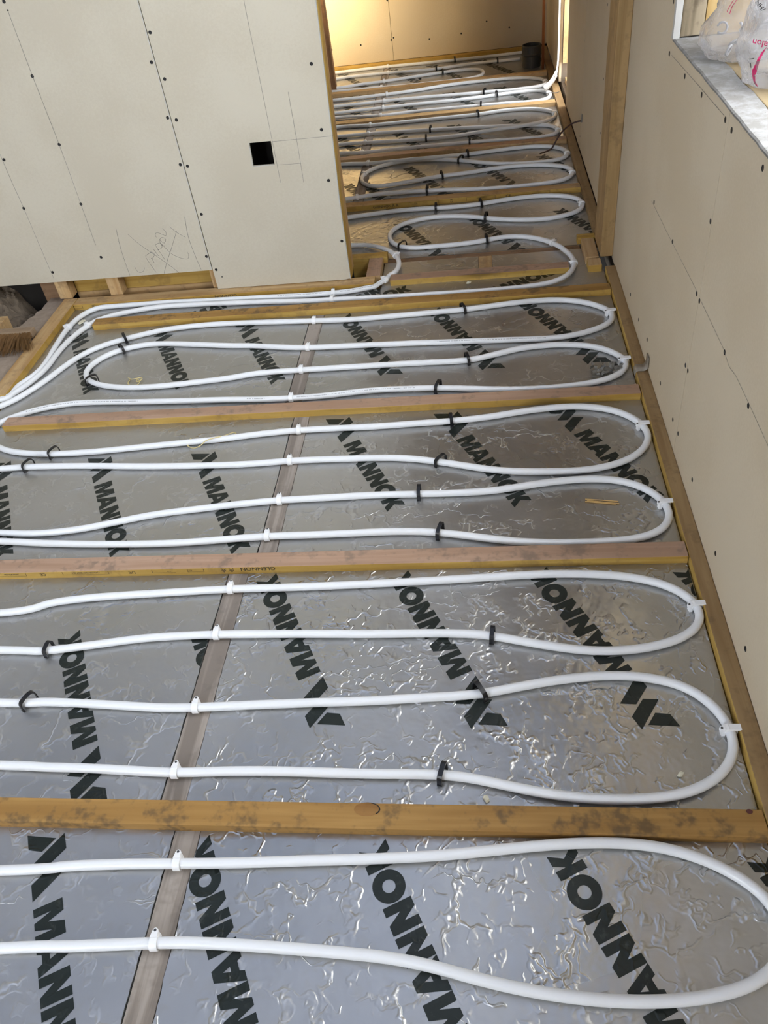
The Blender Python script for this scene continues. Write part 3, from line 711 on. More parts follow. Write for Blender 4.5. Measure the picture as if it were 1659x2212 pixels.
# stamps on the second batten (upside down)
yb = 1.1705
def fx(px, py): return onz(px, py, 0.012).x
def ffx(px, py, y): return ony(px, py, y).x
def st(B, y, px, py, s, size, flip=True, sq=1.0, z=0.012): stamp(B, s, ffx(px, py, y), y, z, size, flip, sq)
st(B2, yb, 555, 1223, 'GLENNON', 0.0165, True, 0.9, 0.0145)
for px in (482, 499): tree_mark(B2, ffx(px, 1228, yb), yb, 0.0175, 0.012, True)
st(B2, yb, 285, 1236, 'UK', 0.0125, True, 0.9)
st(B2, yb, 93, 1241, 'CE', 0.0125, True, 0.9)
st(B2, yb, 185, 1236, '1245CPR-2247 DOP 651', 0.0066, True, 1.0, 0.0148)
st(B2, yb, 25, 1241, '2478CPR-234', 0.0066, True, 1.0, 0.0148)
for a, b, c in ((135, 236, 1239), (-40, 58, 1243), (328, 380, 1234), (405, 441, 1233)):
    stamp_box(B2, ffx(a, c, yb), ffx(b, c, yb), yb, 0.0085, 0.0185, 'lrb' if a != 328 else 'lb')
st(B2, yb, 366, 1236, 'C24', 0.005, True, 1.0, 0.013); st(B2, yb, 412, 1234, 'KD', 0.006, True, 1.0, 0.0135)
# stamps on the first batten beyond the doorway (upright)
y6 = 3.2
st(B6, y6, 826, 450, 'GLENNON', 0.0155, False, 0.95, 0.010)
for px in (850, 858): tree_mark(B6, ffx(px, 447, y6), y6, 0.005, 0.011, False)
st(B6, y6, 975, 431, 'UK\nCA', 0.0085, False, 0.95, 0.010); st(B6, y6, 1098, 420, 'CE', 0.0165, False, 0.95, 0.010)
st(B6, y6, 1038, 426, '1245CPR-2247', 0.0055, False, 1.0, 0.012); st(B6, y6, 1158, 415, '2478CPR-234', 0.0055, False, 1.0, 0.012); st(B6, y6, 898, 440, 'C24', 0.008, False, 1.0, 0.011)
for a, b, c in ((883, 947, 438), (1007, 1070, 428), (1123, 1188, 416)): stamp_box(B6, ffx(a, c, y6), ffx(b, c, y6), y6, 0.0035, 0.018, 'lrt')

# sole plates and other lying timbers
def lying(name, x0, x1, y0, y1, z0, z1, mats, top, label, cat='timber', group=None, jit=0.0008):
    RECTS.append((x0, x1, y0, y1, z1))
    o = box(name, x0, x1, y0, y1, z0, z1, mats, None, 0.0018, jit, top); return tag(o, label, cat, group)
SP = lying('sole_plate', -1.4665, -0.366, 2.5005, 2.5535, -0.055, 0.021, [M['yel_x'], M['tan_x']], 1, 'stamped yellow sole plate along the foot of the grey partition')
st(SP, 2.5005, 487, 637, 'GLENNON', 0.0165, True, 0.9, 0.0135)
st(SP, 2.5005, 204, 664, 'CE', 0.0125, True, 0.9)
stamp_box(SP, ffx(160, 666, 2.5005), ffx(180, 666, 2.5005), 2.5005, 0.005, 0.015, 'lrtb'); stamp_box(SP, ffx(350, 648, 2.5005), ffx(418, 642, 2.5005), 2.5005, 0.006, 0.017, 'lrb')
st(SP, 2.5005, 385, 645, '1245CPR-2247', 0.006, True, 1.0, 0.0125)
lying('sole_plate', -0.400, -0.350, 2.5545, 2.6985, -0.055, 0.0205, [M['tan_y'], M['pink_y']], 1, 'short lengthways timber closing the partition end at the doorway')
lying('sole_plate', -0.95, -0.336, 2.6995, 2.7445, -0.055, 0.021, [M['yel_x'], M['yel_x']], 1, 'yellow sole plate at the back of the partition end')
lying('edge_timber', -1.5205, -1.468, 1.93, 2.5535, -0.06, 0.021, [M['yel_y'], M['tan_y']], 1, 'long pale timber edging the floor beside the pit and brush')
RS1 = lying('wall_timber', 0.4055, XW - 0.0005, -0.9, 2.505, -0.05, 0.0205, [M['yel_y'], M['wt_y']], 1, 'long timber along the foot of the near right wall')
RS2 = lying('wall_timber', 0.4005, XW - 0.0005, 2.765, 5.48, -0.05, 0.021, [M['wt_y'], M['wt_y']], 1, 'long timber along the foot of the right wall beyond the doorway')
lying('timber_block', 0.338, 0.399, 2.7255, 2.760, -0.05, 0.024, [M['yel_x'], M['yel_x']], 1, 'yellow timber block behind the right door post foot')
lying('timber_block', 0.349, 0.3935, 2.572, 2.7235, -0.05, 0.0225, [M['tan_y'], M['tan_y']], 1, 'flat timber block beside the right door post foot')
lying('timber_block', 0.352, 0.3955, 2.508, 2.558, -0.05, 0.024, [M['yel_x'], M['tan_y']], 1, 'small square timber offcut in front of the right door post')
lying('timber_offcut', -1.765, -1.698, 2.385, 2.45, -0.05, 0.022, [M['tan_z'], M['tan_z']], 1, 'timber stub standing in the pit at the left edge')
o = box('door_post', 0.396, XW - 0.0005, 2.5655, 2.7205, 0.0235, ZC, M['post_z'], None, 0.0025); tag(o, 'tall timber door post standing against the right wall', 'post')
bs0 = onz(718.8, 185, 0.0)
o = box('door_post', -0.853, -0.812, 5.055, 5.10, 0.0005, ZC, M['brown_z'], None, 0.002); tag(o, 'dark brown backlit post standing in the far room', 'post')

# ================================================================== PIPES
ZP, RP = 0.0092, 0.0084
def trace(*segs):
    out = []
    for k, pts in segs:
        for p in pts:
            q = onz(*cr(k, *p[:2]), ZP + (p[2] if len(p) > 2 else 0)); out.append(q)
    return out
PIPES = {}
def push_out(path):
    out = []
    for p in path:
        p = p.copy()
        for x0, x1, y0, y1, z1 in RECTS:
            if p.z - RP > z1: continue
            a, b, c, d = x0 - RP, x1 + RP, y0 - RP, y1 + RP
            if a < p.x < b and c < p.y < d:
                m = min((p.x - a, 0), (b - p.x, 1), (p.y - c, 2), (d - p.y, 3))
                if m[1] == 0: p.x = a
                elif m[1] == 1: p.x = b
                elif m[1] == 2: p.y = c
                else: p.y = d
        out.append(p)
    return out
def pipe(key, label, pts, pre=None, post=None):
    pts = ([Vector(p) for p in pre] if pre else []) + pts + ([Vector(p) for p in post] if post else [])
    # drop points closer than 8 mm to keep the curve smooth
    q = [pts[0]]
    for p in pts[1:]:
        if (p - q[-1]).length > 0.012: q.append(p)
    path = relax(catmull(q, 0.008), 14)
    for _ in range(3): path = relax(push_out(path), 3)
    path = push_out(path)
    o = tube('heating_pipe', path, RP, M['pipe'], None, 14); tag(o, label, 'pipe', 'heating pipe runs')
    PIPES[key] = (o, path)
X1 = -1.75
pipe('p1', 'white heating pipe loop in front of the nearest batten', trace(
    ('K', [(0, 352), (250, 335), (500, 325), (750, 323), (1000, 320), (1300, 310)]), ('L', [(0, 300), (300, 285), (550, 260), (800, 237), (1000, 232), (1150, 240), (1300, 270), (1450, 325), (1600, 410), (1690, 490), (1730, 570), (1745, 640), (1730, 720), (1660, 795), (1600, 830), (1450, 870), (1250, 895), (1000, 893), (750, 865), (500, 815), (250, 745), (100, 715), (0, 703)]),
    ('K', [(1400, 695), (1100, 672), (900, 660), (750, 655), (600, 660), (400, 668), (200, 675), (0, 680)])), [(X1, 0.46, ZP)], [(X1, 0.30, ZP)])
pipe('p2a', 'white heating pipe loop behind the nearest batten, farther of the two', trace(
    ('I', [(0, 282), (200, 240), (400, 215), (600, 202), (800, 190), (975, 180), (1200, 174), (1450, 164)]), ('J', [(0, 157), (200, 147), (400, 135), (600, 122), (750, 115), (900, 115), (1050, 123), (1200, 150), (1300, 190), (1370, 245), (1390, 290), (1370, 340), (1300, 385), (1200, 415), (1100, 432), (950, 438), (850, 430), (700, 408), (600, 390), (505, 372), (400, 364), (200, 363), (0, 366)]),
    ('I', [(1300, 369), (1100, 370), (915, 372), (750, 378), (600, 388), (400, 415), (250, 435), (150, 443), (0, 437)])), [(X1, 1.05, ZP)], [(X1, 0.97, ZP)])
pipe('p2b', 'white heating pipe loop just behind the nearest batten', trace(
    ('I', [(0, 660), (150, 655), (300, 660), (450, 668), (600, 677), (700, 682), (830, 680), (1000, 672), (1300, 660)]), ('J', [(0, 645), (200, 633), (400, 622), (500, 610), (650, 580), (800, 555), (950, 540), (1100, 540), (1250, 563), (1350, 600), (1440, 670), (1500, 750), (1525, 820), (1515, 890), (1470, 955), (1380, 1010), (1280, 1040), (1150, 1055), (1000, 1055), (850, 1048), (700, 1025), (550, 995), (420, 965), (300, 953), (150, 950), (0, 950)]),
    ('I', [(1400, 955), (1150, 948), (950, 948), (740, 955), (550, 945), (350, 935), (150, 930), (0, 923)])), [(X1, 0.87, ZP)], [(X1, 0.70, ZP)])
pipe('p3b', 'white heating pipe loop just behind the second batten, past the joist', trace(
    ('G', [(0, 997), (100, 1001), (200, 998), (350, 980), (500, 950), (650, 920), (850, 895), (1000, 877), (1180, 860), (1400, 848)]), ('H', [(0, 907), (200, 902), (350, 898), (500, 890), (620, 872), (750, 852), (880, 840), (1000, 840), (1100, 858), (1180, 895), (1235, 940), (1258, 985), (1245, 1030), (1200, 1065), (1120, 1088), (1000, 1100), (850, 1105), (700, 1105), (550, 1095), (400, 1075), (290, 1063), (200, 1058), (100, 1058), (0, 1062)]),
    ('G', [(1400, 1003), (1130, 1012), (950, 1025), (750, 1040), (550, 1045), (350, 1045), (150, 1040), (0, 1033)])), [(X1, 1.36, ZP)], [(X1, 1.33, ZP)])
pipe('p4', 'white heating pipe winding in three loops round the third batten', trace(
    ('G', [(0, 465), (100, 415), (200, 350), (300, 275), (400, 220), (520, 182), (700, 140), (900, 118), (1100, 110), (1330, 103), (1500, 97)]), ('H', [(0, 168), (200, 150), (385, 133), (500, 118), (620, 102), (750, 92), (850, 95), (930, 110), (1000, 137), (1018, 165), (1000, 190), (940, 215), (850, 240), (750, 253), (600, 258), (400, 265), (200, 272), (0, 280)]),
    ('D', [(1100, 690), (880, 700), (700, 697), (450, 685)]), ('C', [(1659, 620), (1400, 610), (1200, 605), (1050, 610), (880, 645), (780, 680), (680, 735), (620, 790), (608, 830), (630, 870), (690, 895), (800, 915), (950, 920), (1150, 910), (1400, 882), (1659, 850)]),
    ('D', [(500, 885), (830, 860), (1100, 843), (1400, 825)]), ('H', [(0, 367), (200, 355), (400, 345), (500, 325), (620, 295), (750, 280), (880, 280), (980, 297), (1060, 335), (1078, 365), (1055, 395), (1000, 420), (920, 440), (800, 455), (650, 465), (500, 465), (400, 462), (280, 460), (150, 463), (0, 470)]),
    ('D', [(1000, 1045), (760, 1062), (500, 1072)]), ('C', [(1659, 1005), (1300, 1015), (1000, 1022), (700, 1025), (500, 1035), (300, 1070), (150, 1110), (60, 1145), (0, 1180)])) + [Vector((-1.445, 1.79, ZP)), Vector((-1.462, 1.765, ZP)), Vector((-1.455, 1.738, ZP))] + trace(
    ('G', [(0, 640), (60, 657), (150, 664), (250, 664), (400, 655), (600, 635), (800, 615), (950, 600), (1100, 580), (1260, 565), (1450, 555)]), ('H', [(0, 622), (200, 607), (350, 597), (500, 580), (650, 555), (800, 538), (900, 537), (1000, 548), (1080, 575), (1140, 615), (1165, 655), (1150, 705), (1100, 748), (1020, 780), (900, 803), (750, 808), (600, 808), (500, 800), (400, 785), (290, 768), (200, 757), (100, 750), (0, 752)]),
    ('G', [(1500, 684), (1350, 688), (1220, 694), (1050, 707), (850, 714), (600, 717), (350, 715), (150, 718), (60, 722), (0, 728)])), [(-1.70, 1.72, ZP)], [(-1.45, 1.575, ZP), (X1, 1.55, ZP)])
pipe('pu', 'white heating pipe hugging the sole plate and turning round the partition end', trace(
    ('C', [(0, 972), (120, 910), (250, 830), (330, 740), (400, 620), (480, 500), (560, 420), (650, 365), (750, 335), (900, 320), (1100, 310), (1400, 300)]), ('D', [(332, 352), (600, 337), (850, 325), (1060, 308), (1250, 285)]),
    ('B', [(380, 770, 0.004), (430, 735, 0.008), (460, 690, 0.010), (455, 655, 0.010), (430, 622, 0.010), (380, 597, 0.006), (300, 577), (215, 577)])), [(-1.72, 1.82, ZP + 0.012)], [(-0.62, 2.86, ZP), (-0.9, 2.88, ZP)])
pipe('pv', 'white heating pipe winding through the doorway in an s curve', trace(
    ('C', [(0, 1005), (150, 930), (280, 830), (350, 760), (420, 660), (520, 560), (640, 468), (760, 415), (950, 372), (1150, 340), (1400, 325)]), ('D', [(332, 380), (600, 370), (850, 366), (1050, 356), (1250, 346)]),
    ('B', [(300, 862), (500, 852), (650, 842), (900, 826), (1100, 808), (1250, 788), (1340, 760, 0.004), (1395, 720, 0.006), (1413, 685, 0.006), (1405, 650, 0.006), (1360, 605, 0.006), (1300, 568, 0.004), (1230, 545), (1150, 530), (1080, 528), (1000, 535), (930, 550), (800, 570), (650, 583), (550, 592), (470, 588), (420, 565), (403, 535), (415, 500), (460, 470), (520, 448), (600, 430), (700, 420), (820, 420), (930, 430), (1050, 438), (1200, 438), (1300, 428), (1400, 405), (1450, 380), (1460, 350), (1430, 325), (1370, 310), (1250, 308), (1150, 315), (1000, 335), (900, 353), (750, 370), (600, 378), (450, 390), (300, 410), (190, 425)])), [(-1.70, 1.78, ZP + 0.004)], [(-0.9, 3.08, ZP)])
pipe('p6', 'white heating pipe in overlapping loops behind the stamped batten beyond the doorway', trace(
    ('A', [(175, 1080), (300, 1060), (450, 1045), (600, 1035), (750, 1030), (900, 1026), (1100, 1012), (1250, 995), (1350, 978), (1402, 950), (1400, 920), (1350, 903), (1250, 895), (1100, 900), (950, 918), (850, 935), (690, 955), (550, 980), (430, 1000), (340, 1013), (280, 1005), (253, 985), (258, 955), (290, 930), (350, 905), (450, 880), (560, 868), (680, 866), (790, 870), (900, 882), (1000, 889), (1100, 888), (1200, 882), (1300, 872), (1360, 855), (1380, 835), (1350, 808), (1280, 795), (1180, 795), (1050, 808), (900, 828), (780, 842), (650, 854, 0.018), (500, 868, 0.012), (290, 888), (150, 892)])), [(-0.9, 3.31, ZP)], [(-0.9, 3.74, ZP)])
pipe('p7a', 'white heating pipe crossing over another, two battens beyond the doorway', trace(
    ('A', [(125, 690), (300, 680), (500, 660), (700, 640), (890, 620), (1000, 603), (1120, 592), (1220, 592), (1290, 605), (1312, 622), (1290, 645), (1230, 662, 0.012), (1130, 682, 0.018), (1000, 700, 0.014), (900, 716), (800, 733), (600, 755), (270, 775), (130, 785)])), [(-0.95, 4.27, ZP)], [(-0.95, 4.02, ZP)])
pipe('p7b', 'white heating pipe passing under another, two battens beyond the doorway', trace(
    ('A', [(130, 742), (290, 727), (450, 715), (620, 705), (800, 695), (1000, 686), (1150, 680), (1250, 677), (1310, 690), (1328, 712), (1290, 733), (1200, 748), (1000, 762), (840, 772), (650, 790), (450, 808), (250, 830), (140, 833)])), [(-0.95, 4.15, ZP)], [(-0.95, 3.89, ZP)])
pipe('p8a', 'white heating pipe loop at the far side of the bright opening', trace(
    ('A', [(90, 545), (200, 535), (390, 512), (550, 490), (700, 465), (850, 445), (1000, 430), (1120, 422), (1200, 424), (1250, 436), (1258, 452), (1230, 466), (1150, 478), (1050, 490), (920, 500), (780, 513), (600, 527), (380, 548), (230, 566), (95, 580)])), [(-1.0, 4.83, ZP)], [(-1.0, 4.7, ZP)])
pipe('p8b', 'white heating pipe loop lit by the bright opening, nearer side', trace(
    ('A', [(105, 615), (370, 585), (600, 560), (800, 540), (985, 515), (1100, 500), (1200, 490), (1262, 497), (1282, 515), (1262, 536), (1200, 550), (1050, 560), (900, 573), (700, 590), (500, 610), (360, 628), (110, 640)])), [(-1.0, 4.58, ZP)], [(-1.0, 4.47, ZP)])
pipe('p9a', 'white heating pipe run closest to the far wall', trace(('A', [(110, 395), (250, 378), (390, 362), (550, 347), (760, 326), (950, 305), (1128, 284)])), [(-1.1, 5.45, ZP)])
pipe('p9b', 'white heating pipe run ending at the black soil pipe, second from the far wall', trace(('A', [(85, 432), (200, 415), (400, 395), (650, 375), (820, 350), (990, 332), (1115, 320)])), [(-1.1, 5.3, ZP)])
pipe('p9c', 'white heating pipe loop in front of the black soil pipe', trace(('A', [(85, 482), (250, 458), (370, 442), (550, 415), (700, 392), (800, 380), (880, 375), (916, 386), (914, 402), (885, 416), (850, 424), (700, 443), (500, 464), (350, 476), (90, 498)])), [(-1.1, 5.14, ZP)], [(-1.1, 5.06, ZP)])

# ------------------------------------------------------------------ pipe print (small rows of ink marks along two runs)
def pipe_print(key, px0, py0, px1, py1, seed):
    o, path = PIPES[key]; a = onz(px0, py0, ZP); b = onz(px1, py1, ZP)
    i0 = min(range(len(path)), key=lambda i: (path[i] - a).length); i1 = min(range(len(path)), key=lambda i: (path[i] - b).length)
    if i0 > i1: i0, i1 = i1, i0
    rnd = random.Random(seed); bm = bmesh.new(); s = 0.0
    seg = path[i0:i1 + 1]; d = [0.0]
    for i in range(1, len(seg)): d.append(d[-1] + (seg[i] - seg[i - 1]).length)
    def at(t):
        for i in range(1, len(seg)):
            if d[i] >= t: break
        f = (t - d[i - 1]) / max(1e-9, d[i] - d[i - 1]); return seg[i - 1].lerp(seg[i], f), (seg[i] - seg[i - 1]).normalized()
    while s < d[-1] - 0.004:
        L = rnd.choice((0.0012, 0.0018, 0.0022)); p, t = at(s); q, _ = at(s + L)
        side = Vector((0, 0, 1)).cross(t).normalized()
        if side.y > 0: side = -side
        vs = []
        for pt, ang in ((p, 0.75), (q, 0.75), (q, 0.98), (p, 0.98)):
            vs.append(bm.verts.new(pt + (side * math.cos(ang) + Vector((0, 0, 1)) * math.sin(ang)) * (RP + 0.00025)))
        bm.faces.new(vs); s += L + rnd.choice((0.0008, 0.001, 0.0035))
    if bm.faces: from_bm('printed_marking', bm, make_plain('grey_ink', (0.30, 0.30, 0.30), 0.6), o, o.location)
pipe_print('p4', 60, 906, 300, 873, 1); pipe_print('p4', 640, 860, 900, 835, 2); pipe_print('p4', 530, 863, 575, 862, 3)
pipe_print('pu', 600, 642, 700, 632, 4); pipe_print('pu', 735, 632, 830, 605, 5); pipe_print('p4', 940, 757, 1180, 728, 6)

# ================================================================== CLIPS AND STAPLES
def snap(px, py, keys=None):
    p = onz(px, py, ZP); best = None
    for k, (o, path) in PIPES.items():
        if keys and k not in keys: continue
        for i in range(2, len(path) - 2):
            dd = (path[i] - p).length_squared
            if best is None or dd < best[0]: best = (dd, path[i], (path[i + 1] - path[i - 1]).normalized())
    return best[1], best[2]
def clip_meshes():
    r0, r1, wd = RP + 0.0003, RP + 0.0029, 0.0118
    bm = bmesh.new(); n = 22; rings = []
    for i in range(n + 1):
        a = math.radians(-62 + 232 * i / n)     # from the near foot over the top to the far side
        c, s = math.cos(a), math.sin(a)
        w2 = wd / 2
        rings.append([bm.verts.new((x, -c * r, s * r)) for x, r in ((-w2, r0), (w2, r0), (w2, r1), (-w2, r1))])
    for i in range(n):
        for k in range(4): bm.faces.new((rings[i][k], rings[i][(k + 1) % 4], rings[i + 1][(k + 1) % 4], rings[i + 1][k]))
    bm.faces.new(rings[0][::-1]); bm.faces.new(rings[-1])
    bmesh.ops.recalc_face_normals(bm, faces=bm.faces)
    band = bpy.data.meshes.new('band'); bm.to_mesh(band); bm.free()
    # nail ear: rounded tongue leaning away behind the pipe, with a hole ring and a nail
    bm = bmesh.new()
    out = [(-0.0062, 0.004), (0.0062, 0.004), (0.0046, 0.013)] + [(0.0040 * math.cos(a), 0.0150 + 0.0040 * math.sin(a)) for a in [math.pi * k / 8 for k in range(9)]] + [(-0.0046, 0.013)]
    lo = [bm.verts.new((x, y, 0.0085 - 0.25 * (y - 0.004))) for x, y in out]; hi = [bm.verts.new((x * 0.95, y, 0.0122 - 0.20 * (y - 0.004))) for x, y in out]
    for i in range(len(out)): bm.faces.new((lo[i], lo[(i + 1) % len(out)], hi[(i + 1) % len(out)], hi[i]))
    bm.faces.new(lo[::-1]); bm.faces.new(hi)
    vs = [bm.verts.new((x, y, z)) for x in (-0.005, 0.005) for y, z in ((0.0085, -RP - 0.0004), (0.0145, -RP - 0.0004), (0.0145, 0.0095), (0.0085, 0.0105))]
    for q in ((0, 1, 2, 3), (7, 6, 5, 4), (0, 4, 5, 1), (1, 5, 6, 2), (2, 6, 7, 3), (3, 7, 4, 0)): bm.faces.new([vs[i] for i in q])
    bmesh.ops.recalc_face_normals(bm, faces=bm.faces)
    ear = bpy.data.meshes.new('nail_ear'); bm.to_mesh(ear); bm.free()
    bm = bmesh.new(); bmesh.ops.create_cone(bm, cap_ends=True, segments=12, radius1=0.0021, radius2=0.0021, depth=0.0016)
    bmesh.ops.translate(bm, verts=bm.verts, vec=(0, 0.0150, 0.0101))
    nail = bpy.data.meshes.new('nail'); bm.to_mesh(nail); bm.free()
    bm = bmesh.new(); bm_box(bm, -0.0062, 0.0062, -0.011, 0.0165, 0.0082, 0.0114, 0.0006)
    bar = bpy.data.meshes.new('fixing_bar'); bm.to_mesh(bar); bm.free()
    band.materials.append(M['clip']); ear.materials.append(M['clip']); nail.materials.append(M['nail']); bar.materials.append(M['clip'])
    for me in (band,):
        for p in me.polygons: p.use_smooth = False
    return band, ear, nail, bar
BAND, EAR, NAIL, BAR = clip_meshes()
def put_child(name, me, parent):
    c = bpy.data.objects.new(name, me); COL.objects.link(c); c.parent = parent; return c
def clip(k, x, y, label, keys=None, bar=False, away=None):
    p, t = snap(*(cr(k, x, y) if k else (x, y)), keys)
    e = empty('pipe_clip', p)
    side = Vector((-t.y, t.x, 0)).normalized()
    tgt = Vector((0, 1, 0)) if away is None else Vector(away)
    if side.dot(tgt) < 0: side = -side
    tt = Vector((side.y, -side.x, 0))
    e.rotation_euler = (0, 0, math.atan2(tt.y, tt.x))
    put_child('band', BAND, e)
    ear = put_child('nail_ear', EAR, e); put_child('nail', NAIL, ear)
    if bar:
        b = put_child('fixing_bar', BAR, e); b.rotation_euler = (0, 0, math.pi); ang = e.rotation_euler.z
        b.rotation_euler = (0, 0, -math.pi / 2 - ang)
    tag(e, label, 'pipe clip', 'white pipe clips')
def run_label(i): return ('first', 'second', 'third', 'fourth')[i]
for i, (x, y) in enumerate(((755, 315), (655, 650))):
    clip('K', x, y, 'white clip on the joist in front of the nearest batten, %s pipe run' % ('farther', 'nearer')[i], ('p1',))
for i, (x, y) in enumerate(((975, 180), (915, 372), (830, 678), (740, 953))):
    clip('I', x, y, 'white clip on the joist between nearest and second battens, %s pipe run from far' % run_label(i), ('p2a', 'p2b'))
for i, (x, y) in enumerate(((1260, 565), (1222, 694), (1180, 860), (1130, 1012))):
    clip('G', x, y, 'white clip on the joist between second and third battens, %s pipe run from far' % run_label(i), ('p4', 'p3b'))
for i, (x, y) in enumerate(((1328, 104), (1295, 212), (1270, 312), (1225, 428))):
    clip('G', x, y, 'white clip on the joist behind the third batten, %s pipe run from far' % run_label(i), ('p4',))
for k, x, y, key, s in (('J', 1373, 250, 'p2a', 'farther loop behind the nearest batten'), ('J', 1503, 762, 'p2b', 'nearer loop behind the nearest batten'),
                        ('H', 1142, 615, 'p4', 'farther loop behind the second batten'), ('H', 1238, 945, 'p3b', 'nearer loop behind the second batten'),
                        ('H', 1006, 142, 'p4', 'farther loop behind the third batten'), ('H', 1066, 340, 'p4', 'nearer loop behind the third batten'),
                        ('L', 1746, 650, 'p1', 'loop in front of the nearest batten')):
    if key == 'p1': continue
    clip(k, x, y, 'white barred clip at the right wall end of the %s' % s, (key,), True, (-1, 0.2, 0))
for k, x, y, key, s in (('C', 490, 490, 'pu', 'on the outer pipe bending past the pit timber'), ('C', 632, 470, 'pv', 'on the inner pipe at the left end of the fourth batten'),
                        ('C', 8, 968, 'pu', 'on the outer pipe at the left edge of the picture'), ('D', 1063, 308, 'pu', 'on the farther of two pipes along the sole plate'), ('D', 1048, 356, 'pv', 'on the nearer of two pipes along the sole plate'),
                        ('D', 1440, 225, 'pu', 'at the left end of the short doorway batten'), ('D', 1535, 50, 'pu', 'at the top of the pipe bend beside the partition end'),
                        ('B', 1300, 568, 'pv', 'in the doorway near the yellow block, upper of two'), ('B', 1413, 685, 'pv', 'in the doorway beside the small square offcut, lower of two'),
                        ('B', 1458, 350, 'pv', 'at the wall end of the loop before the stamped batten'), ('A', 235, 1072, 'p6', 'close behind the stamped batten'),
                        ('A', 290, 888, 'p6', 'on the joist in front of the cable end, farther run'), ('A', 270, 945, 'p6', 'on the left bend of the overlapping loops'),
                        ('A', 1400, 935, 'p6', 'at the wall end of the nearer overlapping loop'), ('A', 1376, 832, 'p6', 'at the wall end of the farther overlapping loop')):
    clip(k, x, y, 'white clip %s' % s, (key,), False, (-1, 0, 0) if x > 1370 and k in 'AB' else None)
for i, (x, y) in enumerate(((300, 680), (290, 727), (270, 775), (253, 830))):
    clip('A', x, y, 'white clip two battens beyond the doorway, %s pipe run from far' % run_label(i), ('p7a', 'p7b'))
for i, (x, y) in enumerate(((388, 512), (380, 548), (372, 585), (360, 628))):
    clip('A', x, y, 'white clip on the joist left of the bright opening, %s pipe run from far' % run_label(i), ('p8a', 'p8b'))
for i, (x, y) in enumerate(((393, 362), (395, 395), (373, 442), (362, 474))):
    clip('A', x, y, 'white clip on the joist near the far wall, %s pipe run from far' % run_label(i), ('p9a', 'p9b', 'p9c'))
for x, y, key, s in ((1312, 612, 'p7a', 'farther loop before the bright opening'), (1328, 705, 'p7b', 'nearer loop before the bright opening'), (1258, 440, 'p8a', 'loop farthest inside the bright opening'), (1280, 505, 'p8b', 'loop lit by the bright opening')):
    clip('A', x, y, 'small white clip at the wall end of the %s' % s, (key,), False, (-1, 0, 0))

def staple_mesh():
    path = [Vector((0, y, z)) for y, z in ((-0.0125, -0.009), (-0.0125, 0.003), (-0.0118, 0.0075), (-0.0085, 0.0118), (0.0, 0.0150), (0.0085, 0.0165), (0.0135, 0.0150), (0.0160, 0.0095), (0.0160, 0.0), (0.0160, -0.009))]
    bm = bmesh.new(); strip_bm(bm, catmull(path, 0.0025), Vector((1, 0, 0)), 0.0086, 0.0020)
    bmesh.ops.recalc_face_normals(bm, faces=bm.faces)
    me = bpy.data.meshes.new('strap'); bm.to_mesh(me); bm.free(); me.materials.append(M['black'])
    bm = bmesh.new()
    for y in (-0.0125, 0.0160): bm_box(bm, -0.0046, 0.0046, y - 0.0018, y + 0.0018, -0.0092, -0.0055, 0.0005)
    f = bpy.data.meshes.new('foot'); bm.to_mesh(f); bm.free(); f.materials.append(M['black'])
    return me, f
STRAP, FOOT = staple_mesh()
def staple(k, x, y, label, keys=None, tilt=0.0, sc=1.0, lean=0.0):
    p, t = snap(*(cr(k, x, y) if k else (x, y)), keys)
    e = empty('pipe_staple', p)
    if t.x < 0: t = -t
    e.rotation_euler = (math.radians(lean), 0, math.atan2(t.y, t.x) + math.radians(tilt)); e.scale = (1.0, sc, sc if sc > 1 else 1)
    put_child('strap', STRAP, e); put_child('foot', FOOT, e)
    tag(e, label, 'staple', 'black pipe staples')
